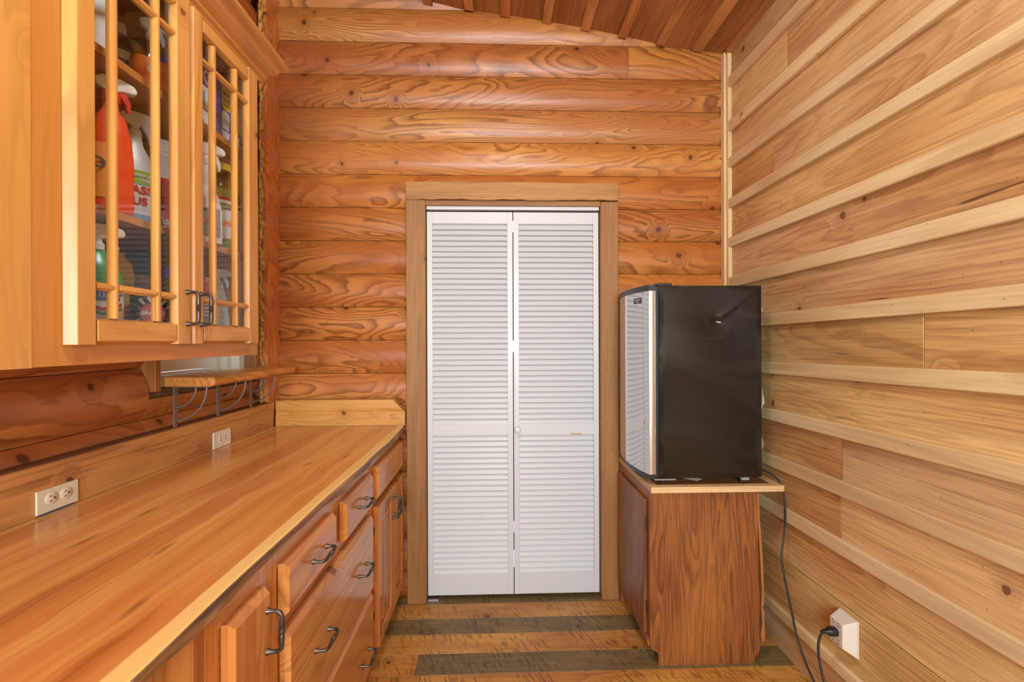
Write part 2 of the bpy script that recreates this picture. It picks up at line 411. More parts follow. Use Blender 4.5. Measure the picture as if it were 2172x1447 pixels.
# ------------------------------------------------------------------ door casing and louvred bifold door
tr = tag(empty('trim_1', (.08, 2.4, 0)), 'rough sawn timber door casing around the white louvered door', kind='structure')
CY = 2.36
MB().box(-.470, -.371, CY, 2.455, 0, 2.088).build('post', W('casing', 'Z', 'X'), tr, bevel=.004, color=(.90, .85, .78))
MB().box(.541, .634, CY, 2.455, 0, 2.084).build('post', W('casing', 'Z', 'X'), tr, bevel=.004, color=(.95, .88, .78))
def jw(p, q, t_): return (p, q + (.0022 * math.sin(t_ * 17 + math.sin(t_ * 7)) + .0016 * math.sin(t_ * 61) if q < 2.1 else .0015 * math.sin(t_ * 11)))
MB().prism([(CY - .004, 2.090), (2.455, 2.090), (2.455, 2.181), (CY - .004, 2.181)], 'X', -.470, .634, 40, jw).build('header', W('casing', 'X', 'Z'), tr, bevel=.003, color=(1.08, 1.05, .92))
MB().box(-.371, .541, 2.372, 2.445, 2.064, 2.089).build('jamb_head', W('casing', 'X', 'Y'), tr, color=(.85, .8, .75))

door = tag(empty('door_1', (.085, 2.41, 0)), 'white louvered bifold closet door in rough timber casing', kind='structure')
MB().box(-.368, .538, 2.386, 2.420, 2.046, 2.064).build('track', M['track'], door, bevel=.002)
DZ0, DZ1 = .024, 2.036
slat_proto = None
SP = .02875
for side, (x0, x1) in enumerate(((-.3675, .0815), (.0855, .5365))):
    leaf = empty('door_leaf', parent=door)
    y0, y1 = 2.394, 2.424
    st = .0285
    MB().box(x0, x0 + st, y0, y1, DZ0, DZ1).build('stile', M['white'], leaf, bevel=.0015)
    MB().box(x1 - st, x1, y0, y1, DZ0, DZ1).build('stile', M['white'], leaf, bevel=.0015)
    rails = ((DZ0, DZ0 + .110), (.862, .920), (1.975, DZ1))
    for (a, b) in rails:
        MB().box(x0 + st, x1 - st, y0 + .0015, y1 - .0015, a, b).build('rail', M['white'], leaf, bevel=.001)
    for (a, b) in ((rails[0][1], rails[1][0]), (rails[1][1], rails[2][0])):
        n = round((b - a) / SP)
        for k in range(n):
            zc_ = a + (k + .5) * (b - a) / n
            if slat_proto is None:
                # tilted louvre blade, rounded edges, its front edge low
                prof = []
                L, T, th = .0186, .0030, math.radians(57)
                for (u, v) in ((-L, -T), (L, -T), (L, T), (-L * .985, T), (-L, T * .8)):
                    prof.append((u * math.cos(th) - v * math.sin(th), u * math.sin(th) + v * math.cos(th)))
                slat_proto = MB().prism([(p + 2.4105, q) for p, q in prof], 'X', -.1965, .1965).build('slat', M['white'], leaf)
                slat_proto.location = ((x0 + x1) / 2, 0, zc_)
            else:
                s_ = slat_proto.copy(); COL.objects.link(s_); adopt(s_, leaf)
                s_.location = ((x0 + x1) / 2, random.uniform(-.0004, .0004), zc_ + random.uniform(-.0006, .0006))
                s_.rotation_euler = (0, random.uniform(-.0012, .0012), 0)
    if side == 1:
        MB().lathe((.1035, 2.394, .893), [(.007, 0), (.006, -.008), (.010, -.013), (.0155, -.018), (.0165, -.024), (.0145, -.029), (.008, -.0315), (.001, -.032)], axis='Y').build('knob', M['track'], leaf, smooth=True)
        MB().box(.385, .445, 2.3945, 2.3955, .862, .8685).build('bare_wood_chip', W('raw', 'X', 'Z'), leaf)
for z in (1.93, 1.3, .35):
    MB().box(.080, .087, 2.3915, 2.3945, z, z + .06).build('hinge', M['track'], door)
MB().box(-.366, -.31, 2.375, 2.40, .0005, .012).build('pivot_bracket', M['steel'], door, bevel=.001)

# ------------------------------------------------------------------ right wall: boards and battens
XR = 1.235
wall_right = tag(empty('wall_right', (XR, 0, 0)), kind='structure')
MB().box(XR + .02, XR + .06, YR, 2.55, 0, 3.1).build('backing', M['kick'], wall_right)
bat = [(2.35, 2.684, 1.716, 2.668, .055), (2.35, 2.453, 1.412, 2.441, .053), (2.35, 2.264, 1.158, 2.249, .050), (2.33, 2.049, 1.01, 2.052, .050),
       (2.35, 1.846, 1.01, 1.835, .050), (2.222, 1.634, 1.01, 1.640, .054), (2.057, 1.423, 1.01, 1.436, .053), (2.057, 1.206, 1.01, 1.237, .054),
       (2.05, .998, 1.01, 1.019, .052), (2.05, .793, 1.01, .812, .055), (1.915, .588, 1.01, .597, .055), (2.04, .152, 1.543, .168, .042)]
def bline(b):
    ya, za, yb, zb, h = b; s = (zb - za) / (yb - ya); s = max(-.02, min(.02, s))
    return lambda y_: za + s * (y_ - ya)
lines = [bline(b) for b in bat]
def right_piece(name, y0, y1, lo, hi, xf, th, mat, color, bev=.002, n=1):
    mb = MB(); N = n
    for j in range(N):
        a, b = y0 + (y1 - y0) * j / N, y0 + (y1 - y0) * (j + 1) / N
        mb.hexa([(xf, a, lo(a)), (xf + th, a, lo(a)), (xf + th, b, lo(b)), (xf, b, lo(b)), (xf, a, hi(a)), (xf + th, a, hi(a)), (xf + th, b, hi(b)), (xf, b, hi(b))])
    return mb.build(name, mat, wall_right, bevel=bev, color=color)
for i, b in enumerate(bat):
    f = lines[i]
    right_piece('batten', YR, 2.362, f, (lambda y_, f=f, h=b[4]: f(y_) + h), XR - .021, .021, W('batten', 'Y', 'Z'), tint(.05), .004)
joints = {0: [1.90], 2: [1.995], 4: [1.537], 6: [1.279], 7: [1.994], 8: [1.592], 9: [1.599], 10: [.6]}
mids = [None] + lines
zbounds = [(lambda y_: 3.02)] + [(lambda y_, f=f: f(y_) + .024) for f in lines[:11]] + [(lambda y_: .41 + .0 * y_), (lambda y_: .172), (lambda y_: 0.)]
for i in range(len(zbounds) - 1):
    hi, lo = zbounds[i], zbounds[i + 1]
    cuts = [YR] + sorted([j for j in joints.get(i - 1, [])] + [random.uniform(-1.2, .3)]) + [2.40]
    for a, b in zip(cuts[:-1], cuts[1:]):
        c = tint(.13)
        if a > 1.5 and i in (3, 9, 10): c = (.94, .84, .72)
        g = .0022 if i in (11, 12) else .0008
        right_piece('board', a + .0007, b - .0007, (lambda y_, lo=lo, g=g: lo(y_) + g), (lambda y_, hi=hi, g=g: hi(y_) - g), XR + random.uniform(-.001, .001), .02, W('raw', 'Y', 'Z'), c, .0012)
# corner strip between the log wall and the board wall, and the moulding under the ceiling
ct = tag(MB().box(1.203, 1.235, 2.372, 2.412, 0, 2.885).build('trim_2', W('batten', 'Z', 'X'), None, bevel=.004, color=(1.02, 1.0, .95)), 'pale corner strip where log wall meets board wall', kind='structure')
MB().box(1.213, 1.2345, 2.350, 2.3715, 0, 2.875).build('inner_strip', W('batten', 'Z', 'Y'), ct, bevel=.003)
tag(MB().prism([(1.205, 2.868), (1.234, 2.862), (1.234, 2.893), (1.205, 2.897)], 'Y', YR, 2.36).build('trim_3', W('ceil', 'Y', 'X'), None, bevel=.004, color=(1.1, 1.1, 1.15)), kind='structure')

# ------------------------------------------------------------------ ceiling
ceiling = tag(empty('ceiling', (0, 0, 3.0)), kind='structure')
bx = [1.25] + [1.075 - .2045 * k for k in range(12)]
xs = bx + [-1.35]
for a, b in zip(xs[:-1], xs[1:]):
    x0, x1 = b + .001, a - .001
    MB().hexa([(x0, YR, zc(x0)), (x1, YR, zc(x1)), (x1, 2.5, zc(x1)), (x0, 2.5, zc(x0)), (x0, YR, zc(x0) + .02), (x1, YR, zc(x1) + .02), (x1, 2.5, zc(x1) + .02), (x0, 2.5, zc(x0) + .02)]).build('ceiling_board', W('ceil', 'Y', 'X'), ceiling, color=tint(.12))
for c in bx[1:]:
    x0, x1 = c - .025 + random.uniform(-.006, .006), c + .025; tw = random.uniform(-.008, .008)
    ye = 2.405 + random.uniform(-.01, .012)
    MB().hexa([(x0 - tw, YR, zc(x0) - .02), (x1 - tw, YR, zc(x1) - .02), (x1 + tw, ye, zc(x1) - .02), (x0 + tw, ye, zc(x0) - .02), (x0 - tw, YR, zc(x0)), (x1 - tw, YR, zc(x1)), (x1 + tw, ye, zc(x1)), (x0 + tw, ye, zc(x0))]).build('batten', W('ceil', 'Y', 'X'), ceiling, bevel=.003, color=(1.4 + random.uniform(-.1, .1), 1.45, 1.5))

# ------------------------------------------------------------------ left log wall with the window
XL = -1.205           # seam line
wall_left = tag(empty('wall_left', (XL, 0, 0)), kind='structure')
LZ0 = 1.0955
WY0, WY1 = 1.60, 2.215       # window opening
for k in range(-7, 13):
    z0, z1 = LZ0 + k * .1750, LZ0 + (k + 1) * .1750
    if z1 < 0: continue
    z0 = max(z0, 0)
    col = (.86, .72, .64) if k >= 0 else (.80, .66, .56)
    pr = log_profile(z0 + .001, z1 - .001, .034, XL, 1)
    if z1 < 1.05 or z0 > 2.02: segs = [(YR, 2.27)]
    elif k == 0 or z1 < 1.1: segs = [(YR, 1.568)]
    else: segs = [(YR, 1.57)]
    if k == 0 or k == -1:
        MB().prism(log_profile(z0 + .001, z1 - .001, .034, XL, 1, 14, 1.166 if k == 0 else None), 'Y', 1.5685 if k == 0 else 1.5685, 2.27).build('log', W('log', 'Y', 'Z'), wall_left, smooth=True, color=(.98, .9, .8))
    for (a, b) in segs:
        MB().prism(pr, 'Y', a, b).build('log', W('log', 'Y', 'Z'), wall_left, smooth=True, color=col)
MB().box(-1.40, -1.38, YR, 1.45, 0, 3.5).box(-1.40, -1.38, 2.3, 2.55, 0, 3.5).box(-1.40, -1.38, YR, 2.5, 0, 1.1).box(-1.40, -1.38, YR, 2.5, 2.1, 3.5).build('backing', M['kick'], wall_left)
MB().box(-1.36, -1.152, 1.571, 1.597, 1.19, 2.02).build('jamb', W('casing', 'Z', 'X'), wall_left, bevel=.003, color=(1.05, .85, .65))
MB().box(-1.36, -1.160, WY1 + .012, 2.262, 1.19, 2.02).build('jamb', W('casing', 'Z', 'Y'), wall_left, bevel=.004, color=(.9, .85, .8))
# rough dark beam under the window sill
MB().box(-1.36, -1.178, 1.571, 2.262, 1.165, 1.201).build('sill_beam', W('grey', 'Y', 'Z'), wall_left, bevel=.004, color=(.62, .52, .46))
# expanding foam packed in the corner gap
fm = MB(); ring = []
nz = 150
for j in range(nz + 1):
    z = 1.06 + (2.3) * j / nz
    r = .007 + .004 * math.sin(z * 37) + .004 * math.sin(z * 91 + 1) + random.uniform(-.002, .002)
    ring.append((z, -1.160 + r * .8, 2.276 + .004 * math.sin(z * 23), max(.006, r)))
fm.tube([(x - .006, y_, z) for z, x, y_, r in ring], [r for *_, r in ring], 8)
o = fm.build('foam_filler', M['foam'], wall_left, smooth=True); o['label'] = 'lumpy golden foam filler'; o['kind'] = 'stuff'
# scribed corner board that follows the round logs
cbv = []; nz = 240
for j in range(nz + 1):
    z = 1.05 + (3.28 - 1.05) * j / nz
    a = ((z - Z0) / PITCHZ) % 1 * 2 - 1
    cbv.append((z, YB - .028 * (1 - abs(a) ** 2.3) - .003 + .002 * math.sin(z * 13)))
mb = MB(); vs = []
for z, ye in cbv: vs += [(-1.136, 2.289, z), (-1.136, ye, z), (-1.165, ye, z), (-1.165, 2.289, z)]
fs = [(4 * j + a, 4 * j + (a + 1) % 4, 4 * j + 4 + (a + 1) % 4, 4 * j + 4 + a) for j in range(nz) for a in range(4)] + [(0, 1, 2, 3), (4 * nz + 3, 4 * nz + 2, 4 * nz + 1, 4 * nz)]
tag(mb.add(vs, fs).build('trim_4', W('log', 'Z', 'Y'), None, color=(1.34, 1.22, 1.1)), 'corner board with a wavy edge scribed to the round logs', kind='structure')
# window under and behind the wall cabinet
win = tag(empty('window_1', (-1.3, 1.9, 1.2)), 'small window with closed grey blind behind the glazed wall cabinet', kind='structure')
MB().box(-1.345, -1.17, 1.598, WY1 + .011, 1.2015, 1.226).build('sill', M['sill'], win, bevel=.002)
for (a, b, x) in ((1.598, 1.622, -1.215), (WY1 - .035, WY1 + .011, -1.215), (WY1 - .075, WY1 - .037, -1.25), (WY1 - .11, WY1 - .077, -1.275)):
    MB().box(-1.34, x, a, b, 1.2265, 2.0).build('frame_side', M['sill'], win, bevel=.003)
MB().box(-1.34, -1.215, 1.598, WY1, 2.0, 2.02).build('frame_head', M['sill'], win)
MB().box(-1.342, -1.338, 1.622, WY1 - .11, 1.2265, 2.0).build('pane', M['glass'], win)
z = 1.242; first = None
while z < 1.97:
    if first is None:
        first = MB().prism([(-1.312, .0), (-1.308, .0), (-1.304, .047), (-1.308, .047)], 'Y', 1.624, WY1 - .112).build('slat', M['slatgrey'], win); first.location.z = z
    else:
        c = first.copy(); COL.objects.link(c); adopt(c, win); c.location = (0, 0, z)
    z += .0445
MB().box(-1.318, -1.300, 1.624, WY1 - .112, 1.2285, 1.2395).build('bottom_rail', M['slatgrey'], win, bevel=.002)

# ------------------------------------------------------------------ rear wall and its window (behind the camera)
wall_rear = tag(empty('wall_rear', (0, YR, 0)), kind='structure')
MB().box(-1.3, -.75, YR - .05, YR, 0, 3.4).box(.85, 1.3, YR - .05, YR, 0, 3.1).box(-.75, .85, YR - .05, YR, 0, .9).box(-.75, .85, YR - .05, YR, 2.2, 3.4).build('wall_boards', W('raw', 'X', 'Z'), wall_rear)
win2 = tag(empty('window_2', (.05, YR, .9)), 'plain window in the rear wall', kind='structure')
MB().box(-.75, -.70, YR - .04, YR + .01, .9, 2.2).box(.80, .85, YR - .04, YR + .01, .9, 2.2).box(-.70, .80, YR - .04, YR + .01, 2.15, 2.2).box(-.70, .80, YR - .04, YR + .01, .9, .95).build('frame', M['white'], win2)
MB().box(.035, .065, YR - .03, YR, .95, 2.15).build('mullion', M['white'], win2)

# ------------------------------------------------------------------ ceiling lamp over the aisle
lp = thing('ceiling_lamp', (.02, .75, zc(.02)), 'flush round ceiling lamp with frosted dome over the aisle', 'lamp')
MB().lathe((.02, .75, 2.96), [(.15, .13), (.17, .12), (.17, .0), (.15, 0)], n=32).build('base_plate', M['track'], lp, smooth=True)
MB().lathe((.02, .75, 2.96), [(.165, .01), (.168, -.01), (.155, -.05), (.12, -.085), (.07, -.105), (.01, -.112)], n=32).build('dome', M['lamp'], lp, smooth=True)

# ------------------------------------------------------------------ countertop and splash boards
CT = .929
ctop = thing('countertop', (-.8, 1.0, CT), 'long glossy cedar slab countertop with pale sapwood front edge', 'countertop')
def edge_x(y_): return -.4745 + .0035 * math.sin(y_ * 4.1) + .0015 * math.sin(y_ * 13)
def slab_jit(p, q, t_): return (edge_x(t_) + (p + .4745) if p > -.6 else p, q)
MB().prism([(-1.165, CT - .040), (-.500, CT - .040), (-.478, CT - .012), (-.4745, CT - .003), (-.4765, CT), (-1.165, CT)], 'Y', -.6, 2.335, 60, slab_jit).build('slab', M['counter'], ctop)
def bark_jit(p, q, t_):
    e = edge_x(t_)
    if q < CT - .02 and p > -.5: return (e + p + .4745 + .004 * math.sin(t_ * 9.3) + .003 * math.sin(t_ * 27), q + .004 * math.sin(t_ * 6.7 + 1) + .0025 * math.sin(t_ * 21))
    return (e + p + .4745, q)
MB().prism([(-.5015, CT - .0405), (-.494, CT - .045), (-.4795, CT - .030), (-.4735, CT - .006), (-.478, CT - .0035), (-.5015, CT - .02)], 'Y', -.6, 2.334, 90, bark_jit).build('bark_edge', M['bark'], ctop, smooth=True)

sp = thing('backsplash_board', (-1.14, .8, CT), 'long stained cedar splash board along the log wall behind the countertop', 'backsplash')
MB().prism([(-1.1700, CT + .0005), (-1.130, CT + .0005), (-1.130, CT + .088), (-1.1265, CT + .094), (-1.1265, CT + .122), (-1.131, CT + .127), (-1.1700, CT + .127)], 'Y', -.6, 2.337).build('board', W('splash', 'Y', 'Z'), sp, bevel=.002)
MB().prism([(-1.1695, CT + .1272), (-1.133, CT + .1275), (-1.137, CT + .131), (-1.1695, CT + .131)], 'Y', -.6, 2.285).build('ledge', W('dark', 'Y', 'X'), sp, color=(1.3, 1.0, .8))
bs = thing('end_splash_board', (-.8, 2.355, CT), 'short honey colored splash board with clipped corner below the round logs', 'backsplash')
pr = [(-1.124, CT + .0005), (-.4745, CT + .0005), (-.4745, CT + .068), (-.535, CT + .131), (-1.124, CT + .131)]
vs = []; fsx = []
def sy(q): # soft moulded face
    return 2.340 + .006 * math.exp(-((q - CT - .066) / .012) ** 2)
mb = MB(); nq = 26
rowsv = []
for j in range(nq + 1):
    q = CT + .0005 + .1305 * j / nq
    xr = -.4745 if q < CT + .068 else -.4745 - (q - CT - .068) / .063 * .0605
    rowsv.append((q, xr))
for q, xr in rowsv: vs += [(-1.124, sy(q), q), (xr, sy(q), q), (xr, 2.3935, q), (-1.124, 2.3935, q)]
fsx = [(4 * j + a, 4 * j + (a + 1) % 4, 4 * j + 4 + (a + 1) % 4, 4 * j + 4 + a) for j in range(nq) for a in range(4)] + [(0, 1, 2, 3), (4 * nq + 3, 4 * nq + 2, 4 * nq + 1, 4 * nq)]
mb.add(vs, fsx).build('board', W('pale', 'X', 'Z'), bs, color=(.90, .82, .70))

# ------------------------------------------------------------------ outlets in the splash board
def duplex(y0, y1, z0, z1, label, decora):
    o = thing('wall_outlet', (-1.13, (y0 + y1) / 2, z0), label, 'outlet')
    MB().box(-1.1295, -1.1245, y0, y1, z0, z1).build('cover_plate', M['ivory'] if not decora else M['wplate'], o, bevel=.0018)
    zc_ = (z0 + z1) / 2 + (.002 if decora else .003); yc = (y0 + y1) / 2
    if decora:
        MB().box(-1.1245, -1.1232, yc - .026, yc + .034, zc_ - .017, zc_ + .017).build('socket_face', M['wplate'], o, bevel=.0008)
        for dy in (-.014, .0215):
            for dz in (-.006, .006):
                MB().box(-1.1232, -1.1228, yc + dy - .004, yc + dy + .004, zc_ + dz - .0012, zc_ + dz + .0012).build('slot', M['slot'], o)
        MB().box(-1.1232, -1.1226, yc + .001, yc + .006, zc_ - .006, zc_ + .006).build('reset_button', M['ivory'], o)
    else:
        for dy in (-.0195, .0195):
            f = MB().lathe((-1.1245, yc + dy, zc_), [(.0165, 0), (.0165, .0012), (.0155, .0018)], sx=1, sy=.9, axis='X', n=28).build('socket_face', M['ivory'], o, smooth=True)
            for dz in (-.0063, .0063):
                MB().box(-1.1228, -1.1225, yc + dy - .006, yc + dy + .001, zc_ + dz - .001, zc_ + dz + .001).build('slot', M['slot'], o)
            MB().lathe((-1.1227, yc + dy + .007, zc_), [(.0026, 0), (.0024, .0003)], axis='X', n=12).build('ground_hole', M['slot'], o)
        MB().lathe((-1.1245, yc, zc_), [(.0032, 0), (.003, .0012)], axis='X', n=14).build('screw', M['ivory'], o)
        MB().box(-1.1294, -1.1262, y0 + .004, y1 - .014, z0 - .0028, z0 + .0005).build('blue_tape', M['bluetape'], o)
duplex(1.146, 1.257, .9345, .993, 'ivory duplex outlet turned sideways with blue tape under its plate', False)
duplex(1.838, 1.955, .9305, .998, 'white square-faced outlet set sideways below the shelf brackets', True)

# ------------------------------------------------------------------ live-edge shelf on three brackets
sh = thing('live_edge_shelf', (-1.1, 1.97, 1.20), 'live-edge cedar shelf in front of the window below the wall cabinet', 'shelf')
pts = [(-1.168, 1.628), (-1.12, 1.624), (-1.05, 1.620), (-.998, 1.621), (-.990, 1.628)]
for k in range(24):
    y_ = 1.66 + (2.285 - 1.66) * k / 23
    pts.append((-.993 - .012 * (k / 23) + .004 * math.sin(y_ * 17), y_))
pts += [(-1.012, 2.318), (-1.035, 2.332), (-1.1, 2.286), (-1.135, 2.286), (-1.1355, 2.2865), (-1.155, 2.27), (-1.168, 2.262)]
mb = MB(); n = len(pts)
def inset(p, d): return (p[0] - d if p[0] > -1.05 else p[0], p[1])
lo = [inset(p, .010) + (1.203,) for p in pts]; mid = [p + (1.212,) for p in pts]; m2 = [p + (1.229,) for p in pts]; hi = [inset(p, .004) + (1.235,) for p in pts]
vs = lo + mid + m2 + hi
fs = [(j * n + i, j * n + (i + 1) % n, (j + 1) * n + (i + 1) % n, (j + 1) * n + i) for j in range(3) for i in range(n)] + [tuple(range(n))[::-1], tuple(3 * n + i for i in range(n))]
mb.add(vs, fs).build('plank', W('pale', 'Y', 'X'), sh, color=(1.0, .88, .76))
for yb, nm in ((1.626, 'grey double-arc iron bracket at the cut end of the live-edge shelf'), (1.870, 'grey double-arc iron bracket between the two others under the shelf'), (2.114, 'grey double-arc iron bracket next to the corner board under the shelf')):
    b = thing('shelf_bracket', (-1.12, yb, 1.0605), nm, 'bracket', 'shelf brackets')
    MB().box(-1.1265, -1.1235, yb - .009, yb + .009, 1.0605, 1.2025).build('wall_strap', M['iron'], b, bevel=.001)
    MB().box(-1.1235, -1.005, yb - .007, yb + .007, 1.2, 1.2025).build('shelf_strap', M['iron'], b, bevel=.0008)
    for (zs, R_) in ((1.085, .106), (1.131, .069)):
        pp = []
        for k in range(17):
            a = PI / 2 * k / 16
            pp.append((-1.1235 + R_ * math.sin(a), yb, zs + (1.199 - zs) * (1 - math.cos(a))))
        MB().tube(pp, .0032, 8).build('arc_rod', M['iron'], b, smooth=True)
    for z in (1.075, 1.185):
        MB().lathe((-1.1235, yb, z), [(.0042, 0), (.0036, .0016), (.001, .0022)], axis='X', n=10).build('screw', M['bronze'], b, smooth=True)

# ------------------------------------------------------------------ cabinet pulls
def pull(x, y_, z, half, vertical, parent, out=.030):
    pts = []; rad = []
    def pt(s, d): return (x + d, y_, z + s) if vertical else (x + d, y_ + s, z)
    def put(s, d, r): pts.append(pt(s, d)); rad.append(r)
    put(-half, 0, .0072); put(-half, .004, .0062); put(-half, .008, .0042); put(-half, out - .012, .0042)
    for k in range(1, 5):
        a = PI / 2 * k / 4; put(-half + .012 * (1 - math.cos(a)), out - .012 + .012 * math.sin(a), .0044)
    for s, r in ((-.026, .0048), (-.010, .0056), (-.007, .0044), (-.005, .0062), (-.003, .0044), (0, .0066), (.003, .0044), (.005, .0062), (.007, .0044), (.010, .0056), (.026, .0048)):
        put(s * half / .043, out, r)
    for k in range(4, 0, -1):
        a = PI / 2 * k / 4; put(half - .012 * (1 - math.cos(a)), out - .012 + .012 * math.sin(a), .0044)
    put(half, out - .012, .0042); put(half, .008, .0042); put(half, .004, .0062); put(half, 0, .0072)
    return MB().tube(pts, rad, 10).build('pull', M['bronze'], parent, smooth=True)

# ------------------------------------------------------------------ base cabinets
FX, DXF = -.503, -.478       # face frame, drawer faces
def slab_front(y0, y1, z0, z1, parent, name, color=(1, 1, 1), mat=None):
    """overlay front with a shaped edge: wide low lip behind, raised field in front"""
    b = .012
    mb = MB()
    mb.hexa([(FX + .0005, y0, z0), (FX + .0005, y1, z0), (FX + .0005, y1, z1), (FX + .0005, y0, z1), (FX + .011, y0, z0), (FX + .011, y1, z0), (FX + .011, y1, z1), (FX + .011, y0, z1)])
    mb.hexa([(FX + .011, y0, z0), (FX + .011, y1, z0), (FX + .011, y1, z1), (FX + .011, y0, z1), (DXF, y0 + b * .5, z0 + b), (DXF, y1 - b * .5, z0 + b), (DXF, y1 - b * .5, z1 - b), (DXF, y0 + b * .5, z1 - b)])
    return mb.build(name, mat or W('base', 'Y', 'Z'), parent, bevel=.0015, color=color)
def carcass(name, y0, y1, label, zt=CT - .041):
    c = thing(name, (-.8, (y0 + y1) / 2, 0), label, 'cabinet', 'base cabinets under the countertop')
    MB().box(-1.16, FX - .019, y0 + .0005, y1 - .0005, .10, zt).build('body', W('base', 'Z', 'X'), c, color=(.8, .75, .7))
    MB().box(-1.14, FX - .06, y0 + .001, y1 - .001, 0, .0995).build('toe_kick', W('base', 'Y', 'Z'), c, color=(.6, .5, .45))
    st = .036
    MB().box(FX - .0185, FX, y0 + .0005, y0 + st, .10, zt).build('stile', W('base', 'Z', 'Y'), c, color=(1.02, 1, .95))
    MB().box(FX - .0185, FX, y1 - st, y1 - .0005, .10, zt).build('stile', W('base', 'Z', 'Y'), c, color=(1.02, 1, .95))
    MB().box(FX - .0185, FX, y0 + st, y1 - st, zt - .045, zt).build('rail', W('base', 'Y', 'Z'), c)
    MB().box(FX - .0185, FX, y0 + st, y1 - st, .10, .135).build('rail', W('base', 'Y', 'Z'), c)
    MB().box(FX - .0185, FX - .001, y0 + st, y1 - st, .135, zt - .045).build('mid_frame', W('base', 'Y', 'Z'), c, color=(.85, .8, .75))
    return c
# drawer cabinet
c2 = carcass('base_cabinet', 1.012, 1.812, 'wide base cabinet with two small drawers above wide drawers')
for (y0, y1, z0, z1, hs, col) in ((1.455, 1.766, .722, .852, (1.628,), (1.0, .93, .86)), (1.052, 1.368, .728, .852, (1.235,), (1.02, .95, .88)), (1.058, 1.766, .408, .692, (1.625, 1.250), (1.0, .96, .9)), (1.058, 1.766, .125, .394, (1.647, 1.250), (1.05, 1.0, .9))):
    d = slab_front(y0, y1, z0, z1, c2, 'drawer', col)
    for h in hs: pull(DXF, h, (z0 + z1) / 2 - (.035 if z0 < .2 else 0), .045, False, d)
# door cabinet next to the casing
c1 = carcass('base_cabinet', 1.8125, 2.333, 'base cabinet with two paneled doors beside the door casing')
d = slab_front(1.845, 2.322, .722, .856, c1, 'drawer', (1.0, .95, .85))
for (y0, y1, hy) in ((1.846, 2.100, 2.082), (2.104, 2.326, 2.122)):
    dr = MB().box(FX + .0005, FX + .014, y0 + .04, y1 - .04, .17, .645).build('door', W('base', 'Z', 'Y'), c1, color=(.95, .82, .75))
    for (a, b) in ((y0, y0 + .048), (y1 - .048, y1)):
        MB().box(FX + .0005, DXF, a, b, .125, .690).build('stile', W('base', 'Z', 'Y'), dr, bevel=.003, color=(.96, .86, .78))
    for (a, b) in ((.125, .178), (.637, .690)):
        MB().box(FX + .0005, DXF, y0 + .048, y1 - .048, a, b).build('rail', W('base', 'Y', 'Z'), dr, bevel=.003, color=(.96, .86, .78))
    MB().hexa([(FX + .014, y0 + .056, .186), (FX + .014, y1 - .056, .186), (FX + .014, y1 - .056, .629), (FX + .014, y0 + .056, .629), (DXF - .002, y0 + .074, .204), (DXF - .002, y1 - .074, .204), (DXF - .002, y1 - .074, .611), (DXF - .002, y0 + .074, .611)]).build('raised_panel', W('base', 'Z', 'Y'), dr, color=(.98, .88, .8))
    pull(DXF, hy, .600, .043, True, dr)
    for z in (.24, .58):
        MB().box(FX + .001, FX + .006, y0 - .0035, y0, z, z + .03).build('hinge', M['bronze'], dr)
# narrow door cabinet, its side panel to the knee space
c3 = carcass('base_cabinet', .795, 1.0115, 'narrow base cabinet with one slim door at the end of the row')
d = slab_front(.838, .974, .115, .846, c3, 'door', (1.02, .98, .88), W('base', 'Z', 'Y'))
pull(DXF, .956, .760, .042, True, d)
MB().box(-1.16, -.5035, .7755, .7945, 0, CT - .041).build('side_panel', W('base', 'Z', 'X'), c3, color=(.72, .58, .52))
MB().box(-.545, -.504, .768, .7752, 0, CT - .041).build('side_stile', W('base', 'Z', 'X'), c3, color=(.9, .8, .7))
# carcass beyond the knee space carries the near end of the counter
c4 = thing('counter_support', (-.8, -.5, 0), 'plain support panel below the countertop beyond the knee space', 'panel')
MB().box(-1.16, -.52, -.58, -.56, 0, CT - .041).build('panel', W('base', 'Z', 'X'), c4)

# ------------------------------------------------------------------ glazed wall cabinet
UX, UD = -.84, -.82          # frame face, door face
UY0, UY1 = .30, 1.620
UZ0, UZ1 = 1.314, 2.30
uc = thing('wall_cabinet', (-1.0, 1.0, UZ0), 'honey maple wall cabinet with two glazed doors over the countertop', 'cabinet')
MB().box(-1.168, UX - .019, UY0, UY1, UZ0, UZ0 + .018).build('bottom_panel', W('cab', 'Y', 'X'), uc, color=(.95, .88, .8))
MB().box(-1.168, UX - .019, UY0, UY1, UZ1 - .018, UZ1).build('top_panel', W('cab', 'Y', 'X'), uc)
MB().box(-1.168, UX - .019, UY1 - .018, UY1, UZ0 + .018, UZ1 - .018).build('side_panel', W('cab', 'Z', 'X'), uc)
MB().box(-1.168, UX - .019, .80, .818, UZ0 + .018, UZ1 - .018).build('side_panel', W('cab', 'Z', 'X'), uc)
z = UZ0 + .018
while z < UZ1 - .03:
    z2 = min(z + .158, UZ1 - .018)
    MB().box(-1.166, -1.158, .818, UY1 - .018, z + .001, z2 - .001).build('back_board', W('dark', 'Y', 'Z'), uc, color=tint(.05)); z = z2
for z in (1.640, 1.990):
    MB().box(-1.157, -.864, .819, UY1 - .019, z, z + .018).build('shelf', W('cab', 'Y', 'X'), uc, color=(.98, .86, .74))
fr = lambda y0, y1, z0, z1, al, col=(1, 1, 1): MB().box(UX - .0185, UX, y0, y1, z0, z1).build('stile' if al == 'Z' else 'rail', W('cab', al, 'Y' if al == 'Z' else 'Z'), uc, color=col)
fr(.848, .932, UZ0, UZ1, 'Z', (.98, .88, .72)); fr(UY1 - .05, UY1, UZ0, UZ1, 'Z')
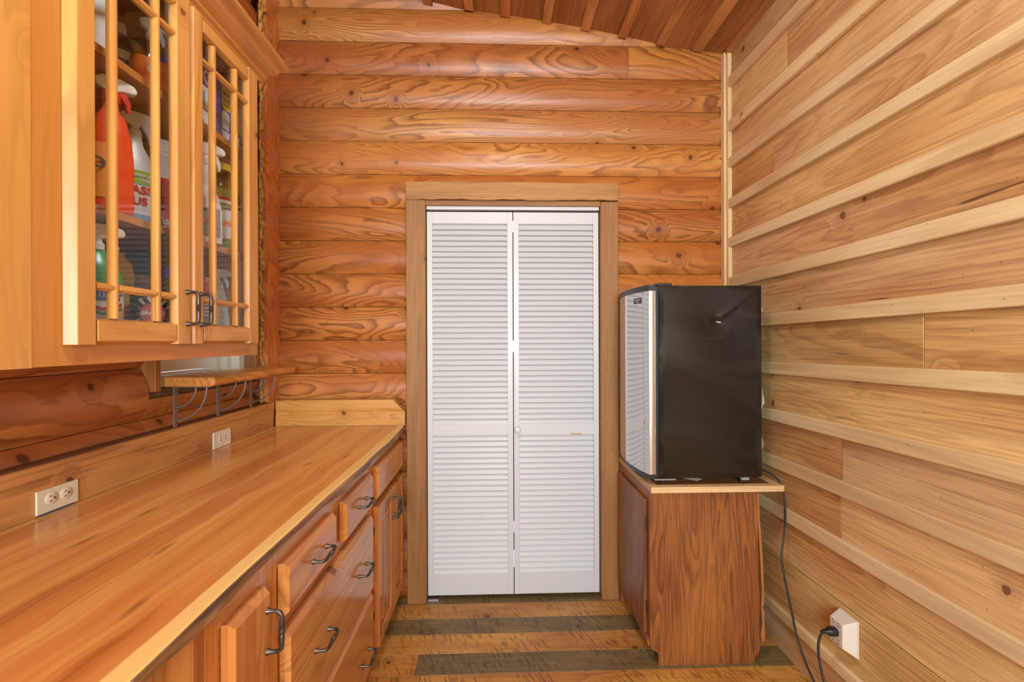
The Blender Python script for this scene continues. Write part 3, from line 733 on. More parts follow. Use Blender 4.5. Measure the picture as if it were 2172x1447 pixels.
fr(1.228, 1.272, UZ0 + .05, UZ1 - .05, 'Z'); fr(.932, UY1 - .05, UZ0, UZ0 + .05, 'Y', (.92, .78, .68)); fr(.932, UY1 - .05, UZ1 - .05, UZ1, 'Y')
MB().box(UX - .0185, UX + .0006, UY0, .8475, UZ0 - .001, UZ1).build('end_filler', W('cab', 'Z', 'Y'), uc, color=(1.1, 1.12, 1.05))
GZ = (1.410, 1.476, 2.152, 2.222)
for side, (y0, y1, g, hy, col) in enumerate(((.905, 1.247, (.962, 1.012, 1.137, 1.192), 1.230, (1.04, 1.02, .94)), (1.2505, 1.592, (1.303, 1.359, 1.471, 1.531), 1.284, (1.0, .95, .9)))):
    dr = empty('door', parent=uc)
    bz0, bz1 = 1.354, 2.270
    mats = (W('cab', 'Z', 'Y'), W('cab', 'Y', 'Z'))
    e = .009
    def bar(name, a, b, c_, d_, al, o1=(0, 0), o2=(0, 0)):
        # member with sloped inner and outer edges
        x0, x1 = UX + .001, UD
        MB().hexa([(x0, a, c_), (x0, b, c_), (x0, b, d_), (x0, a, d_), (x1, a + o1[0], c_ + o2[0]), (x1, b - o1[1], c_ + o2[0]), (x1, b - o1[1], d_ - o2[1]), (x1, a + o1[0], d_ - o2[1])]).build(name, mats[0] if al == 'Z' else mats[1], dr, bevel=.0012, color=col)
    bar('stile', y0, g[0], bz0, bz1, 'Z', (.012, .005)); bar('stile', g[3], y1, bz0, bz1, 'Z', (.005, .003))
    bar('rail', g[0], g[3], bz0, GZ[0], 'Y', (0, 0), (.008, .006)); bar('rail', g[0], g[3], GZ[3], bz1, 'Y', (0, 0), (.006, .008))
    mw = .0085
    def bead(name, al, p, lo_, hi_):
        # muntin with a rounded bead front
        pr = [(UX + .002, p - mw), (UD - .009, p - mw), (UD - .0075, p - mw * .62), (UD - .003, p - mw * .5), (UD - .0022, p), (UD - .003, p + mw * .5), (UD - .0075, p + mw * .62), (UD - .009, p + mw), (UX + .002, p + mw)]
        if al == 'Z': MB().prism([(u, v) for u, v in pr], 'Z', lo_, hi_).build(name, mats[0], dr, color=col)
        else: MB().prism([(u, v) for u, v in pr], 'Y', lo_, hi_).build(name, mats[1], dr, color=col)
    for p in g[1:3]: bead('muntin', 'Z', p, GZ[0], GZ[3])
    for z in GZ[1:3]:
        for a, b in ((g[0], g[1] - mw), (g[1] + mw, g[2] - mw), (g[2] + mw, g[3])): bead('muntin', 'Y', z, a, b)
    for a, b in zip(g[:-1], g[1:]):
        for c_, d_ in zip(GZ[:-1], GZ[1:]):
            MB().box(UX + .004, UX + .0065, a - .002, b + .002, c_ - .002, d_ + .002).build('pane', M['glass'], dr)
    pull(UD, hy, 1.449, .042, True, dr)
# crown moulding
prof = [(UX + .001, 2.262), (UX + .010, 2.262), (UX + .012, 2.274), (UX + .020, 2.280), (UX + .022, 2.292), (UX + .036, 2.300), (UX + .050, 2.312), (UX + .060, 2.328), (UX + .072, 2.334), (UX + .080, 2.340), (UX + .080, 2.352), (UX + .001, 2.352)]
prof = [(a, b + .010) for a, b in prof]
mb = MB()
ring = []
for (p, z) in prof:
    o_ = p - UX
    ring.append([(p, UY0, z), (p, UY1 + o_, z), (-1.125, UY1 + o_, z)])
k = len(prof)
vs = [ring[i][j] for j in range(3) for i in range(k)]
fs = [(j * k + i, j * k + (i + 1) % k, (j + 1) * k + (i + 1) % k, (j + 1) * k + i) for j in range(2) for i in range(k)] + [tuple(range(k))[::-1], tuple(2 * k + i for i in range(k))]
mb.add(vs, fs).build('crown_molding', W('cab', 'Y', 'Z'), uc, color=(.86, .74, .64))

# ------------------------------------------------------------------ things in the wall cabinet
Z1_, Z2_, Z3_ = UZ0 + .0185, 1.6585, 2.0085
def bottle(name, loc, label, cat, prof, mat, sx=1., sy=1., p=2.6, part='body', n=28, turn=-.62):
    o = thing(name, loc, label, cat, 'cleaning supplies in the wall cabinet')
    o.rotation_euler.z = turn          # fronts are turned towards the aisle
    MB().lathe(loc, prof, sx, sy, n, p=p).build(part, mat, o, smooth=True)
    return o
def trigger(o, loc, z, body, lever, s=1., dirn=1):
    """spray head: collar, hooded nozzle pointing along +-y, lever below"""
    x, y_ = loc[0], loc[1]
    MB().lathe((x, y_, z), [(.014 * s, 0), (.014 * s, .014 * s), (.010 * s, .018 * s), (.009 * s, .034 * s)], n=18).build('collar', body, o, smooth=True)
    pr = [(y_ + dirn * a * s, z + b * s) for a, b in ((-.030, .034), (-.034, .050), (-.018, .062), (.020, .064), (.046, .056), (.052, .047), (.050, .036), (.020, .032), (.008, .026), (-.014, .026))]
    MB().prism(pr, 'X', x - .011 * s, x + .011 * s).build('spray_head', body, o, bevel=.004 * s, smooth=True, seg=3)
    pr = [(y_ + dirn * a * s, z + b * s) for a, b in ((.012, .032), (.030, .034), (.040, .010), (.038, -.012), (.032, -.014), (.028, .006))]
    MB().prism(pr, 'X', x - .007 * s, x + .007 * s).build('trigger', lever, o, bevel=.002 * s, smooth=True)
def patch(o, name, c, prof, mat, sx, sy, a0=-70, a1=70, n=14, p=2.6, off=.0012):
    """label wrapped on the side that faces the aisle (+x)"""
    vs = []
    for (r, h) in prof:
        for i in range(n + 1):
            a = math.radians(a0 + (a1 - a0) * i / n); ca, sa = math.cos(a), math.sin(a); e = 2 / p
            vs.append((c[0] + (r * sx + off) * math.copysign(abs(ca) ** e, ca), c[1] + (r * sy + off) * math.copysign(abs(sa) ** e, sa), c[2] + h))
    k = len(prof); fs = [(j * (n + 1) + i, j * (n + 1) + i + 1, (j + 1) * (n + 1) + i + 1, (j + 1) * (n + 1) + i) for j in range(k - 1) for i in range(n)]
    return MB().add(vs, fs).build(name, mat, o, smooth=True)

def place(px, X): return (X, Y_at(px, X))
# -- middle shelf
x, y_ = place(236, -.905); L = (x, y_, Z2_)
o = bottle('spray_bottle', L, 'red-orange spray bottle with golden swirl print and red trigger', 'bottle', [(.030, 0), (.040, .004), (.042, .02), (.042, .13), (.038, .18), (.028, .225), (.016, .245), (.015, .262)], M['orange'], .8, 1.0)
patch(o, 'print', L, [(.042, .03), (.042, .07), (.042, .13), (.040, .155)], M['gold'], .8, 1., -70, -15)
MB().lathe((x, y_, Z2_ + .262), [(.019, 0), (.019, .022), (.013, .026)], n=20).build('neck_ring', M['red'], o, smooth=True)
trigger(o, L, Z2_ + .262, M['wht'], M['red'], .95)
text('D', .034, (x + .0355, y_ - .030, Z2_ + .105), M['black'], o, bold=.001)
x, y_ = place(288, -.960); L = (x, y_, Z2_)
o = bottle('spray_bottle', L, 'white glass cleaner spray bottle with green topped label', 'bottle', [(.040, 0), (.050, .004), (.051, .02), (.049, .13), (.046, .15), (.034, .19), (.018, .222), (.015, .24), (.015, .258)], M['wht'], .62, 1.0)
patch(o, 'label', L, [(.050, .018), (.049, .115)], M['sky'], .62, 1., -80, 80)
patch(o, 'label', L, [(.0495, .115), (.048, .15)], M['lime'], .62, 1., -80, 80)
patch(o, 'label', L, [(.0503, .035), (.0497, .112)], M['wht'], .62, 1., -78, 78, off=.0016)
xf = x + .0505 * .62 + .0022
text('GLASS', .028, (xf + .0005, y_ - .012, Z2_ + .098), M['red'], o, bold=.0008); text('PLUS', .028, (xf + .0005, y_ - .014, Z2_ + .068), M['red'], o, bold=.0008)
text('AMMONIA', .012, (xf - .001, y_ + .012, Z2_ + .137), M['wht'], o, bold=.0003); text('FREE', .012, (xf - .001, y_ + .012, Z2_ + .125), M['wht'], o, bold=.0003)
trigger(o, L, Z2_ + .248, M['wht'], M['wht'], 1.0)
x, y_ = place(346, -.970); L = (x, y_, Z2_)
o = bottle('cleaner_jug', L, 'large white jug with red label and white cap', 'jug', [(.048, 0), (.056, .005), (.057, .02), (.057, .16), (.050, .20), (.034, .228), (.027, .236), (.027, .246)], M['wht'], .72, 1.0)
MB().lathe((x, y_, Z2_ + .246), [(.030, 0), (.030, .03), (.027, .034)], n=28).build('cap', M['wht'], o, smooth=True)
patch(o, 'label', L, [(.057, .015), (.057, .12), (.056, .165)], M['rlabel'], .72, 1., -75, 40)
xf = x + .057 * .72 + .002
text('Astro', .028, (xf, y_ + .006, Z2_ + .045), M['wht'], o, bold=.0006)
for k in range(3): MB().box(xf - .001, xf, y_ - .028, y_ + .030, Z2_ + .020 + .007 * k, Z2_ + .0225 + .007 * k).build('print_line', M['wht'], o)
x, y_ = place(437, -.893); L = (x, y_, Z2_)
o = bottle('spray_bottle', L, 'white ribbed-neck spray bottle with pale label beside the olive jug', 'bottle', [(.036, 0), (.043, .004), (.044, .02), (.044, .10), (.036, .145), (.022, .172), (.020, .184), (.023, .192), (.019, .200), (.022, .210), (.018, .220), (.016, .25)], M['wht'], .72, 1.0)
patch(o, 'label', L, [(.044, .02), (.044, .105)], M['grey'], .72, 1., -60, 35)
MB().box(x + .0325, x + .0335, y_ - .020, y_ - .006, Z2_ + .06, Z2_ + .072).build('print_mark', M['rlabel'], o)
trigger(o, L, Z2_ + .245, M['wht'], M['wht'], 1.05)
x, y_ = place(470, -.925); L = (x, y_, Z2_)
o = bottle('cleaner_jug', L, 'clear jug half full of olive liquid with yellow cap', 'jug', [(.046, 0), (.054, .005), (.055, .02), (.055, .175), (.054, .205)], M['olive'], .8, .85, turn=-.35)
MB().lathe((x, y_, Z2_ + .2052), [(.054, 0), (.050, .024), (.036, .048), (.026, .056), (.026, .066)], .8, .85, 28, p=2.6).build('clear_neck', M['glass'], o, smooth=True)
MB().lathe((x, y_, Z2_ + .2712), [(.030, 0), (.030, .020), (.027, .024)], n=28).build('cap', M['yellow'], o, smooth=True)
patch(o, 'label', L, [(.055, .04), (.055, .155)], M['yellow'], .8, .85, -85, 85)
patch(o, 'label', L, [(.055, .155), (.055, .175)], M['red'], .8, .85, -85, 85)
patch(o, 'label', L, [(.055, .042), (.055, .166)], M['wht'], .8, .85, -75, 25, off=.002)
patch(o, 'print', L, [(.055, .08), (.055, .098)], M['gold'], .8, .85, -60, 22, off=.0028)
patch(o, 'print', L, [(.055, .135), (.055, .155)], M['olive'], .8, .85, -60, 18, off=.0028)
# -- bottom shelf
x, y_ = place(207, -.905); L = (x, y_, Z1_)
o = bottle('spray_bottle', L, 'green spray bottle with white head and chevron label', 'bottle', [(.034, 0), (.043, .004), (.044, .02), (.044, .165), (.040, .19), (.026, .215), (.016, .228), (.014, .238)], M['green'], .75, 1.0)
patch(o, 'label', L, [(.044, .012), (.044, .158)], M['wht'], .75, 1., -80, 80)
for k, mt in enumerate(('rlabel', 'green')):
    vs = []; xf = x + .0345
    for (dy, dz) in ((-.034, .116), (0, .104), (.034, .116)): vs += [(xf, y_ + dy, Z1_ + dz - .010 * k), (xf, y_ + dy, Z1_ + dz - .008 - .010 * k)]
    MB().add(vs, [(0, 1, 3, 2), (2, 3, 5, 4)]).build('print_chevron', M[mt], o)
patch(o, 'print', L, [(.044, .120), (.044, .128)], M['blue'], .75, 1., -40, 40, off=.002)
text('line', .034, (x + .0352, y_ + .012, Z1_ + .141), M['blue'], o, bold=.0008)
trigger(o, L, Z1_ + .236, M['wht'], M['wht'], .95)
x, y_ = place(252, -1.0); L = (x, y_, Z1_)
o = bottle('dish_soap_bottle', L, 'yellow squeeze bottle with dark cap line behind the starburst can', 'bottle', [(.028, 0), (.034, .004), (.035, .02), (.033, .14), (.030, .17), (.033, .20), (.028, .235), (.014, .25), (.012, .262)], M['yellow'], .75, 1.)
patch(o, 'label', L, [(.0345, .05), (.0335, .13)], M['gold'], .75, 1., -50, 50)
x, y_ = place(298, -1.045); L = (x, y_, Z1_)
o = bottle('aerosol_can', L, 'tall white aerosol can with blue cap', 'spray can', [(.027, 0), (.029, .002), (.029, .215), (.026, .220)], M['wht'], p=2.)
MB().lathe((x, y_, Z1_ + .2202), [(.029, 0), (.029, .045), (.026, .062), (.018, .071), (.003, .074)], n=28).build('cap', M['blue'], o, smooth=True)
for k in range(6): patch(o, 'print_line', L, [(.029, .150 + .009 * k), (.029, .153 + .009 * k)], M['grey'], 1, 1, -50, 50, p=2.)
x, y_ = place(322, -.912); L = (x, y_, Z1_)
o = bottle('metal_polish_can', L, 'squat black and cream starburst metal polish can with red disc', 'can', [(.043, 0), (.045, .002), (.045, .148), (.043, .151), (.030, .158), (.018, .162), (.017, .168)], M['black'], .8, 1., turn=-.85)
for k in range(28):
    a = 2 * PI * k / 28
    r0, r1 = .029, .045
    def onp(r, a): # on the can's front
        yy = r * math.cos(a); zz = .100 + 1.05 * r * math.sin(a)
        t_ = max(-1, min(1, yy / .0455)); return (x + .045 * .8 * math.sqrt(max(0, 1 - abs(t_) ** 2.6)) ** (2 / 2.6) + .0022, y_ + yy * .97, Z1_ + zz)
    if k % 2 == 0:
        MB().add([onp(r0, a - .06), onp(r0, a + .06), onp(r1, a + .10), onp(r1, a - .10)], [(0, 1, 2, 3)]).build('print_ray', M['ivory'], o)
MB().lathe((x + .0365, y_, Z1_ + .100), [(.0275, 0), (.0275, .0016)], axis='X', n=32).build('print_disc', M['rlabel'], o)
text('BRASSO', .0135, (x + .0392, y_, Z1_ + .101), M['ivory'], o, bold=.0004)
x, y_ = place(362, -.95); L = (x, y_, Z1_)
o = bottle('clear_bottle', L, 'tall clear grey bottle beside the door stile', 'bottle', [(.020, 0), (.024, .003), (.024, .15), (.018, .18), (.010, .195), (.010, .21)], M['glass'], p=2.2)
MB().lathe((x, y_, Z1_ + .2102), [(.013, 0), (.013, .028), (.010, .032)], n=20).build('cap', M['navy'], o, smooth=True)
x, y_ = place(437, -.905); L = (x, y_, Z1_)
o = bottle('aerosol_can', L, 'grey labeled aerosol can with red cap', 'spray can', [(.027, 0), (.029, .002), (.029, .165), (.026, .170)], M['grey'], p=2.)
MB().lathe((x, y_, Z1_ + .1702), [(.027, 0), (.027, .052), (.025, .055)], n=28).build('cap', M['rlabel'], o, smooth=True)
patch(o, 'label', L, [(.029, .01), (.029, .08)], M['yellow'], 1, 1, -50, 50, p=2.)
for k in range(5): patch(o, 'print_line', L, [(.029, .105 + .011 * k), (.029, .110 + .011 * k)], M['wht'], 1, 1, -50, 50, p=2.)
x, y_ = place(483, -.935); L = (x, min(y_, 1.555), Z1_)
o = bottle('spray_bottle', L, 'plain white tapered spray bottle on the bottom of the cabinet', 'bottle', [(.032, 0), (.038, .004), (.038, .03), (.034, .09), (.024, .17), (.016, .21), (.014, .225)], M['wht'], .8, 1.)
trigger(o, L, Z1_ + .22, M['wht'], M['wht'], .8)
# -- top shelf
x, y_ = place(206, -.915); L = (x, y_, Z3_)
o = thing('plastic_bag', L, 'crumpled white plastic bag on the top shelf', 'bag', 'cleaning supplies in the wall cabinet')
mb = MB(); vs = []; nu, nv = 20, 14
for j in range(nv + 1):
    for i in range(nu):
        a = 2 * PI * i / nu; t_ = j / nv; rr = .038 * (math.sin(PI * (.12 + .84 * t_)) ** .5) * (1 + random.uniform(-.10, .10))
        vs.append((x + rr * .8 * math.cos(a), y_ + rr * math.sin(a), Z3_ + .001 + .20 * t_))
fs = [(j * nu + i, j * nu + (i + 1) % nu, (j + 1) * nu + (i + 1) % nu, (j + 1) * nu + i) for j in range(nv) for i in range(nu)] + [tuple(range(nu))[::-1], tuple(nv * nu + i for i in range(nu))]
mb.add(vs, fs).build('bag_film', M['wht'], o, smooth=True)
x, y_ = place(257, -1.01); L = (x, y_, Z3_)
o = bottle('striped_bottle', L, 'dark bottle with white stripes and white cap on the top shelf', 'bottle', [(.024, 0), (.028, .003), (.028, .14), (.020, .165), (.012, .175)], M['black'], p=2.2)
for k in range(2): patch(o, 'label_stripe', L, [(.028, .062 + .040 * k), (.028, .085 + .040 * k)], M['wht'], 1, 1, -80, 80, p=2.2)
patch(o, 'label_stripe', L, [(.028, .012), (.028, .032)], M['sky'], 1, 1, -80, 80, p=2.2)
MB().lathe((x, y_, Z3_ + .1752), [(.014, 0), (.014, .026), (.012, .029)], n=20).build('cap', M['wht'], o, smooth=True)
x, y_ = place(284, -1.065); L = (x, y_, Z3_)
o = bottle('yellow_can', L, 'tall yellow bottle behind the amber spray bottle', 'bottle', [(.028, 0), (.031, .003), (.031, .19), (.026, .215), (.014, .23)], M['yellow'], p=2.2)
patch(o, 'label', L, [(.031, .03), (.031, .165)], M['amber'], 1, 1, -55, 55, p=2.2)
x, y_ = place(323, -.935); L = (x, y_, Z3_)
o = bottle('spray_bottle', L, 'amber spray bottle with pale head on the top shelf', 'bottle', [(.036, 0), (.044, .004), (.045, .02), (.045, .105)], M['amber'], .75, 1.)
MB().lathe((x, y_, Z3_ + .1052), [(.045, 0), (.042, .022), (.030, .048), (.015, .062), (.014, .07)], .75, 1., 28, p=2.6).build('clear_neck', M['glass'], o, smooth=True)
MB().lathe((x + .0345, y_ - .010, Z3_ + .072), [(.010, 0), (.010, .001), (.0085, .001), (.0085, 0)], axis='X', n=24).build('print_ring', M['wht'], o)
MB().box(x + .0345, x + .0355, y_ - .018, y_ + .006, Z3_ + .026, Z3_ + .029).build('print_line', M['wht'], o)
trigger(o, L, Z3_ + .172, M['wht'], M['wht'], .8)
x, y_ = place(352, -1.02); L = (x, y_, Z3_)
o = thing('label_box', L, 'white carton with fine grey lines behind the amber spray bottle', 'box', 'cleaning supplies in the wall cabinet')
MB().box(x - .03, x + .02, y_ - .02, y_ + .028, Z3_ + .0005, Z3_ + .16).build('carton', M['wht'], o, bevel=.001)
for k in range(9): MB().box(x + .0201, x + .0206, y_ - .016, y_ + .024, Z3_ + .03 + .012 * k, Z3_ + .033 + .012 * k).build('print_line', M['grey'], o)
def toilet(o, xf, yc, z0, s):
    """printed white toilet silhouette: tank and lid above a bowl on its foot"""
    MB().prism([(yc + a * s, z0 + b * s) for a, b in ((-.020, .055), (.018, .055), (.022, .10), (.014, .118), (-.016, .118), (-.022, .10))], 'X', xf, xf + .0006).build('print_lid', M['wht'], o)
    MB().prism([(yc + a * s, z0 + b * s) for a, b in ((-.012, 0), (.014, 0), (.012, .018), (.024, .036), (.026, .050), (-.026, .050), (-.020, .030), (-.010, .018))], 'X', xf, xf + .0006).build('print_bowl', M['wht'], o)
xf = -.902
o = thing('cleaner_carton', (-.95, 1.425, Z3_), 'violet-blue carton printed with a toilet and large white letter', 'box', 'cleaning supplies in the wall cabinet')
MB().box(-1.0, xf, 1.372, 1.472, Z3_ + .0005, Z3_ + .232).build('carton', M['navy'], o, bevel=.001)
MB().box(-1.0, xf + .0006, 1.371, 1.473, Z3_ + .205, Z3_ + .222).build('print_band', M['yellow'], o)
text('C', .062, (xf + .0008, 1.448, Z3_ + .172), M['wht'], o, bold=.001)
toilet(o, xf + .0001, 1.442, Z3_ + .012, 1.1)
MB().box(xf + .0008, xf + .0014, 1.415, 1.438, Z3_ + .075, Z3_ + .125).build('print_tag', M['sky'], o)
o = thing('cleaner_carton', (-.95, 1.54, Z3_), 'violet-blue carton with yellow BOX label beside the cabinet end', 'box', 'cleaning supplies in the wall cabinet')
MB().box(-1.0, xf, 1.484, 1.590, Z3_ + .0005, Z3_ + .226).build('carton', M['navy'], o, bevel=.001)
MB().prism([(1.527, Z3_ + .125), (1.548, Z3_ + .119), (1.571, Z3_ + .125), (1.571, Z3_ + .205), (1.527, Z3_ + .205)], 'X', xf + .0001, xf + .0007).build('print_label', M['yellow'], o)
text('BOX', .019, (xf + .001, 1.549, Z3_ + .175), M['black'], o, bold=.0004)
for k in range(3): MB().box(xf + .0007, xf + .0011, 1.532, 1.566, Z3_ + .135 + .009 * k, Z3_ + .139 + .009 * k).build('print_line', M['black'], o)
toilet(o, xf + .0001, 1.546, Z3_ + .004, .95)
o = thing('small_tub', (-.884, 1.572, Z3_), 'small white tub with blue lid in front of the BOX carton', 'tub', 'cleaning supplies in the wall cabinet')
MB().lathe((-.884, 1.572, Z3_ + .0005), [(.014, 0), (.0155, .003), (.016, .036)], n=22).build('tub_body', M['wht'], o, smooth=True)
MB().lathe((-.884, 1.572, Z3_ + .0367), [(.017, 0), (.017, .012), (.015, .014)], n=22).build('lid', M['blue'], o, smooth=True)
text('W', .016, (-.8672, 1.570, Z3_ + .018), M['black'], o, bold=.0004)

# ------------------------------------------------------------------ oak cabinet on the right
oc = thing('oak_cabinet', (.85, 2.1, 0), 'oak floor cabinet with cedar-edged top carrying the small refrigerator', 'cabinet')
OX0, OX1, OY0, OY1, OZ = .632, 1.094, 1.878, 2.348, .7245
# near side panel with toe notch and rounded back foot
pr = [(.668, .0), (.672, .0), (1.055, 0), (1.075, .004), (1.078, .030), (1.092, .036), (1.098, .06), (1.098, .30), (1.091, .50), (1.091, OZ), (OX0, OZ), (OX0, .10), (.640, .068), (.662, .055), (.668, .045)]
mb = MB(); kk = len(pr)
vs = [(a, OY0, b) for a, b in pr] + [(a, OY0 + .018, b) for a, b in pr]
mb.add(vs, [tuple(range(kk)), tuple(kk + i for i in range(kk))[::-1]] + [(i, kk + i, kk + (i + 1) % kk, (i + 1) % kk) for i in range(kk)])
mb.build('side_panel', W('oak', 'Z', 'X'), oc)
MB().box(OX0, OX1, OY1 - .018, OY1, 0, OZ).build('side_panel', W('oak', 'Z', 'X'), oc)
MB().box(OX0 + .02, OX1, OY0 + .018, OY1 - .018, .09, .106).build('bottom_panel', W('oak', 'Y', 'X'), oc)
MB().box(OX0 + .001, OX0 + .02, OY0 + .018, OY0 + .05, .07, OZ).build('stile', W('oak', 'Z', 'Y'), oc)
MB().box(OX0 + .001, OX0 + .02, OY1 - .05, OY1 - .018, .07, OZ).build('stile', W('oak', 'Z', 'Y'), oc)
MB().box(OX0 + .001, OX0 + .02, OY0 + .05, OY1 - .05, .668, OZ).build('rail', W('oak', 'Y', 'Z'), oc)
MB().prism([(OX0 + .02, .07), (OX0 - .002, .076), (OX0 - .006, .090), (OX0 - .002, .104), (OX0 + .02, .110)], 'Y', OY0 + .0185, OY1 - .02).build('rail', W('oak', 'Y', 'Z'), oc, smooth=True, color=(1.2, 1.2, 1.2))
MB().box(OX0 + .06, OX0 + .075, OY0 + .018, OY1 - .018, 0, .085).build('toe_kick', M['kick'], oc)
d = MB().box(OX0 - .014, OX0 + .0005, OY0 + .034, OY1 - .034, .118, .685).build('door', W('oak', 'Z', 'Y'), oc, bevel=.004, color=(.92, .92, 1.05))
for z in (.20, .555): MB().box(OX0 - .008, OX0 - .002, OY0 + .029, OY0 + .034, z, z + .055).build('hinge', M['bronze'], d)
# torn hardboard back peeling away
ys = OY0 + .006
prb = [(1.0945, .71), (1.0985, .71), (1.104, .60), (1.112, .50), (1.118, .38), (1.120, .30), (1.121, .24), (1.114, .232), (1.122, .215), (1.123, .14), (1.126, .11), (1.120, .085), (1.110, .09), (1.106, .115), (1.114, .16), (1.108, .22), (1.112, .30), (1.106, .42), (1.100, .52), (1.0945, .60)]
mb = MB(); kk = len(prb)
vs = [(a, ys, b) for a, b in prb] + [(a, OY1 - .01, b) for a, b in prb]
mb.add(vs, [tuple(range(kk)), tuple(kk + i for i in range(kk))[::-1]] + [(i, kk + i, kk + (i + 1) % kk, (i + 1) % kk) for i in range(kk)]).build('torn_back', W('casing', 'Z', 'X'), oc, color=(1.2, .95, .75))
# top: plywood inside a mitred cedar frame
TX0, TX1, TY0, TY1, TZ0, TZ1 = .633, 1.196, 1.862, 2.358, .725, .750
MB().box(TX0 + .034, TX1 - .034, TY0 + .034, TY1 - .002, TZ0, TZ1 - .004).build('top_panel', W('casing', 'Y', 'X'), oc, color=(.8, .7, .62))
f = .034
for nm, p in (('a', [(TX0, TY0), (TX1, TY0), (TX1 - f, TY0 + f), (TX0 + f, TY0 + f)]), ('b', [(TX0, TY0), (TX0 + f, TY0 + f), (TX0 + f, TY1), (TX0, TY1)]), ('c', [(TX1, TY0), (TX1, TY1), (TX1 - f, TY1), (TX1 - f, TY0 + f)])):
    MB().hexa([q + (TZ0,) for q in p] + [q + (TZ1,) for q in p]).build('top_edge', W('batten', 'X' if nm == 'a' else 'Y', 'Y' if nm == 'a' else 'X'), oc, bevel=.0015, color=(.92, .86, .80))
for sx in (.672, .790, .905, 1.03, 1.15): MB().lathe((sx, TY0 + .019, TZ1), [(.0042, 0), (.0038, .0006), (.001, .0008)], n=12).build('screw', M['brass'], oc)
for sy_ in (1.905, 2.02, 2.16, 2.30): MB().lathe((TX0 + .017, sy_, TZ1), [(.0042, 0), (.0038, .0006), (.001, .0008)], n=12).build('screw', M['brass'], oc)

# ------------------------------------------------------------------ small refrigerator
fg = thing('mini_refrigerator', (.9, 2.13, TZ1), 'black mini refrigerator with bowed silver door on the oak cabinet', 'refrigerator')
RX0, RX1, RY0, RY1, RZ0, RZ1 = .682, 1.122, 1.900, 2.358, .776, 1.590
# body: dented near side as a fine grid
nx, nz = 110, 190
def dent(x_, z):
    d_ = 0
    r = math.hypot((x_ - .930) / .018, (z - 1.437) / .014); d_ += .0075 * math.exp(-r * r * 1.3)
    r2 = math.hypot((x_ - .915) / .055, (z - 1.43) / .045); d_ += .0040 * math.exp(-r2 * r2)
    # crease from the dimple to the upper far corner
    ax_, az_ = .945, 1.455; bx_, bz_ = 1.10, 1.575
    t_ = max(0, min(1, ((x_ - ax_) * (bx_ - ax_) + (z - az_) * (bz_ - az_)) / ((bx_ - ax_) ** 2 + (bz_ - az_) ** 2)))
    dd = math.hypot(x_ - ax_ - t_ * (bx_ - ax_), z - az_ - t_ * (bz_ - az_)); d_ -= .0030 * math.exp(-(dd / .012) ** 2) * (1 - .5 * t_)
    d_ += .0030 * math.sin(z * 15 + 2.2 * math.sin(x_ * 6)) + .0016 * math.sin(x_ * 19 + z * 6) + .0005 * math.sin(z * 41 + x_ * 13)
    e = min(x_ - RX0, RX1 - x_, z - RZ0, RZ1 - z); return d_ * max(0, min(1, e / .02))
vs = []; fs = []
for j in range(nz + 1):
    for i in range(nx + 1):
        x_ = RX0 + (RX1 - RX0) * i / nx; z = RZ0 + (RZ1 - RZ0) * j / nz; vs.append((x_, RY0 + dent(x_, z), z))
for j in range(nz):
    for i in range(nx):
        a = j * (nx + 1) + i; fs.append((a, a + 1, a + nx + 2, a + nx + 1))
b = len(vs)
vs += [(RX0, RY1, RZ0), (RX1, RY1, RZ0), (RX1, RY1, RZ1), (RX0, RY1, RZ1)]
c00, c10, c11, c01 = 0, nx, nz * (nx + 1) + nx, nz * (nx + 1)
bot = list(range(0, nx + 1)); top = [nz * (nx + 1) + i for i in range(nx + 1)]; lef = [j * (nx + 1) for j in range(nz + 1)]; rig = [j * (nx + 1) + nx for j in range(nz + 1)]
fs += [tuple(bot + [b + 1, b]), tuple(top[::-1] + [b + 3, b + 2]), tuple(lef[::-1] + [b, b + 3]), tuple(rig + [b + 2, b + 1]), (b, b + 1, b + 2, b + 3)]
MB().add(vs, fs).build('body', M['fridge'], fg, smooth=True)
MB().box(.667, RX0, RY0 + .004, RY1 - .004, RZ0 + .002, RZ1 - .002).build('gasket', M['rubber'], fg, bevel=.002)
def bow(t_): return .6385 - .034 * (1 - abs(2 * t_ - 1) ** 2.2)
def door_ring(z, inset_=0., x1=.6665):
    pts = []
    for k in range(33):
        t_ = k / 32; yy = RY0 + inset_ + (RY1 - RY0 - 2 * inset_) * t_
        pts.append((bow(t_) + inset_ * .6, yy, z))
    return pts + [(x1, RY1 - inset_, z), (x1, RY0 + inset_, z)]
def door_part(name, z0, z1, mat, grow=0.):
    r0 = door_ring(z0, -grow); r1 = door_ring(z1, -grow); k = len(r0)
    MB().add(r0 + r1, [(i, (i + 1) % k, k + (i + 1) % k, k + i) for i in range(k)] + [tuple(range(k))[::-1], tuple(k + i for i in range(k))]).build(name, mat, fg, smooth=True)
door_part('door', RZ0 + .016, RZ1 - .022, M['silver'])
door_part('door_cap', RZ1 - .0218, RZ1 + .003, M['blackpl'], .0012)
door_part('door_sill', RZ0 - .002, RZ0 + .0158, M['blackpl'], .0012)
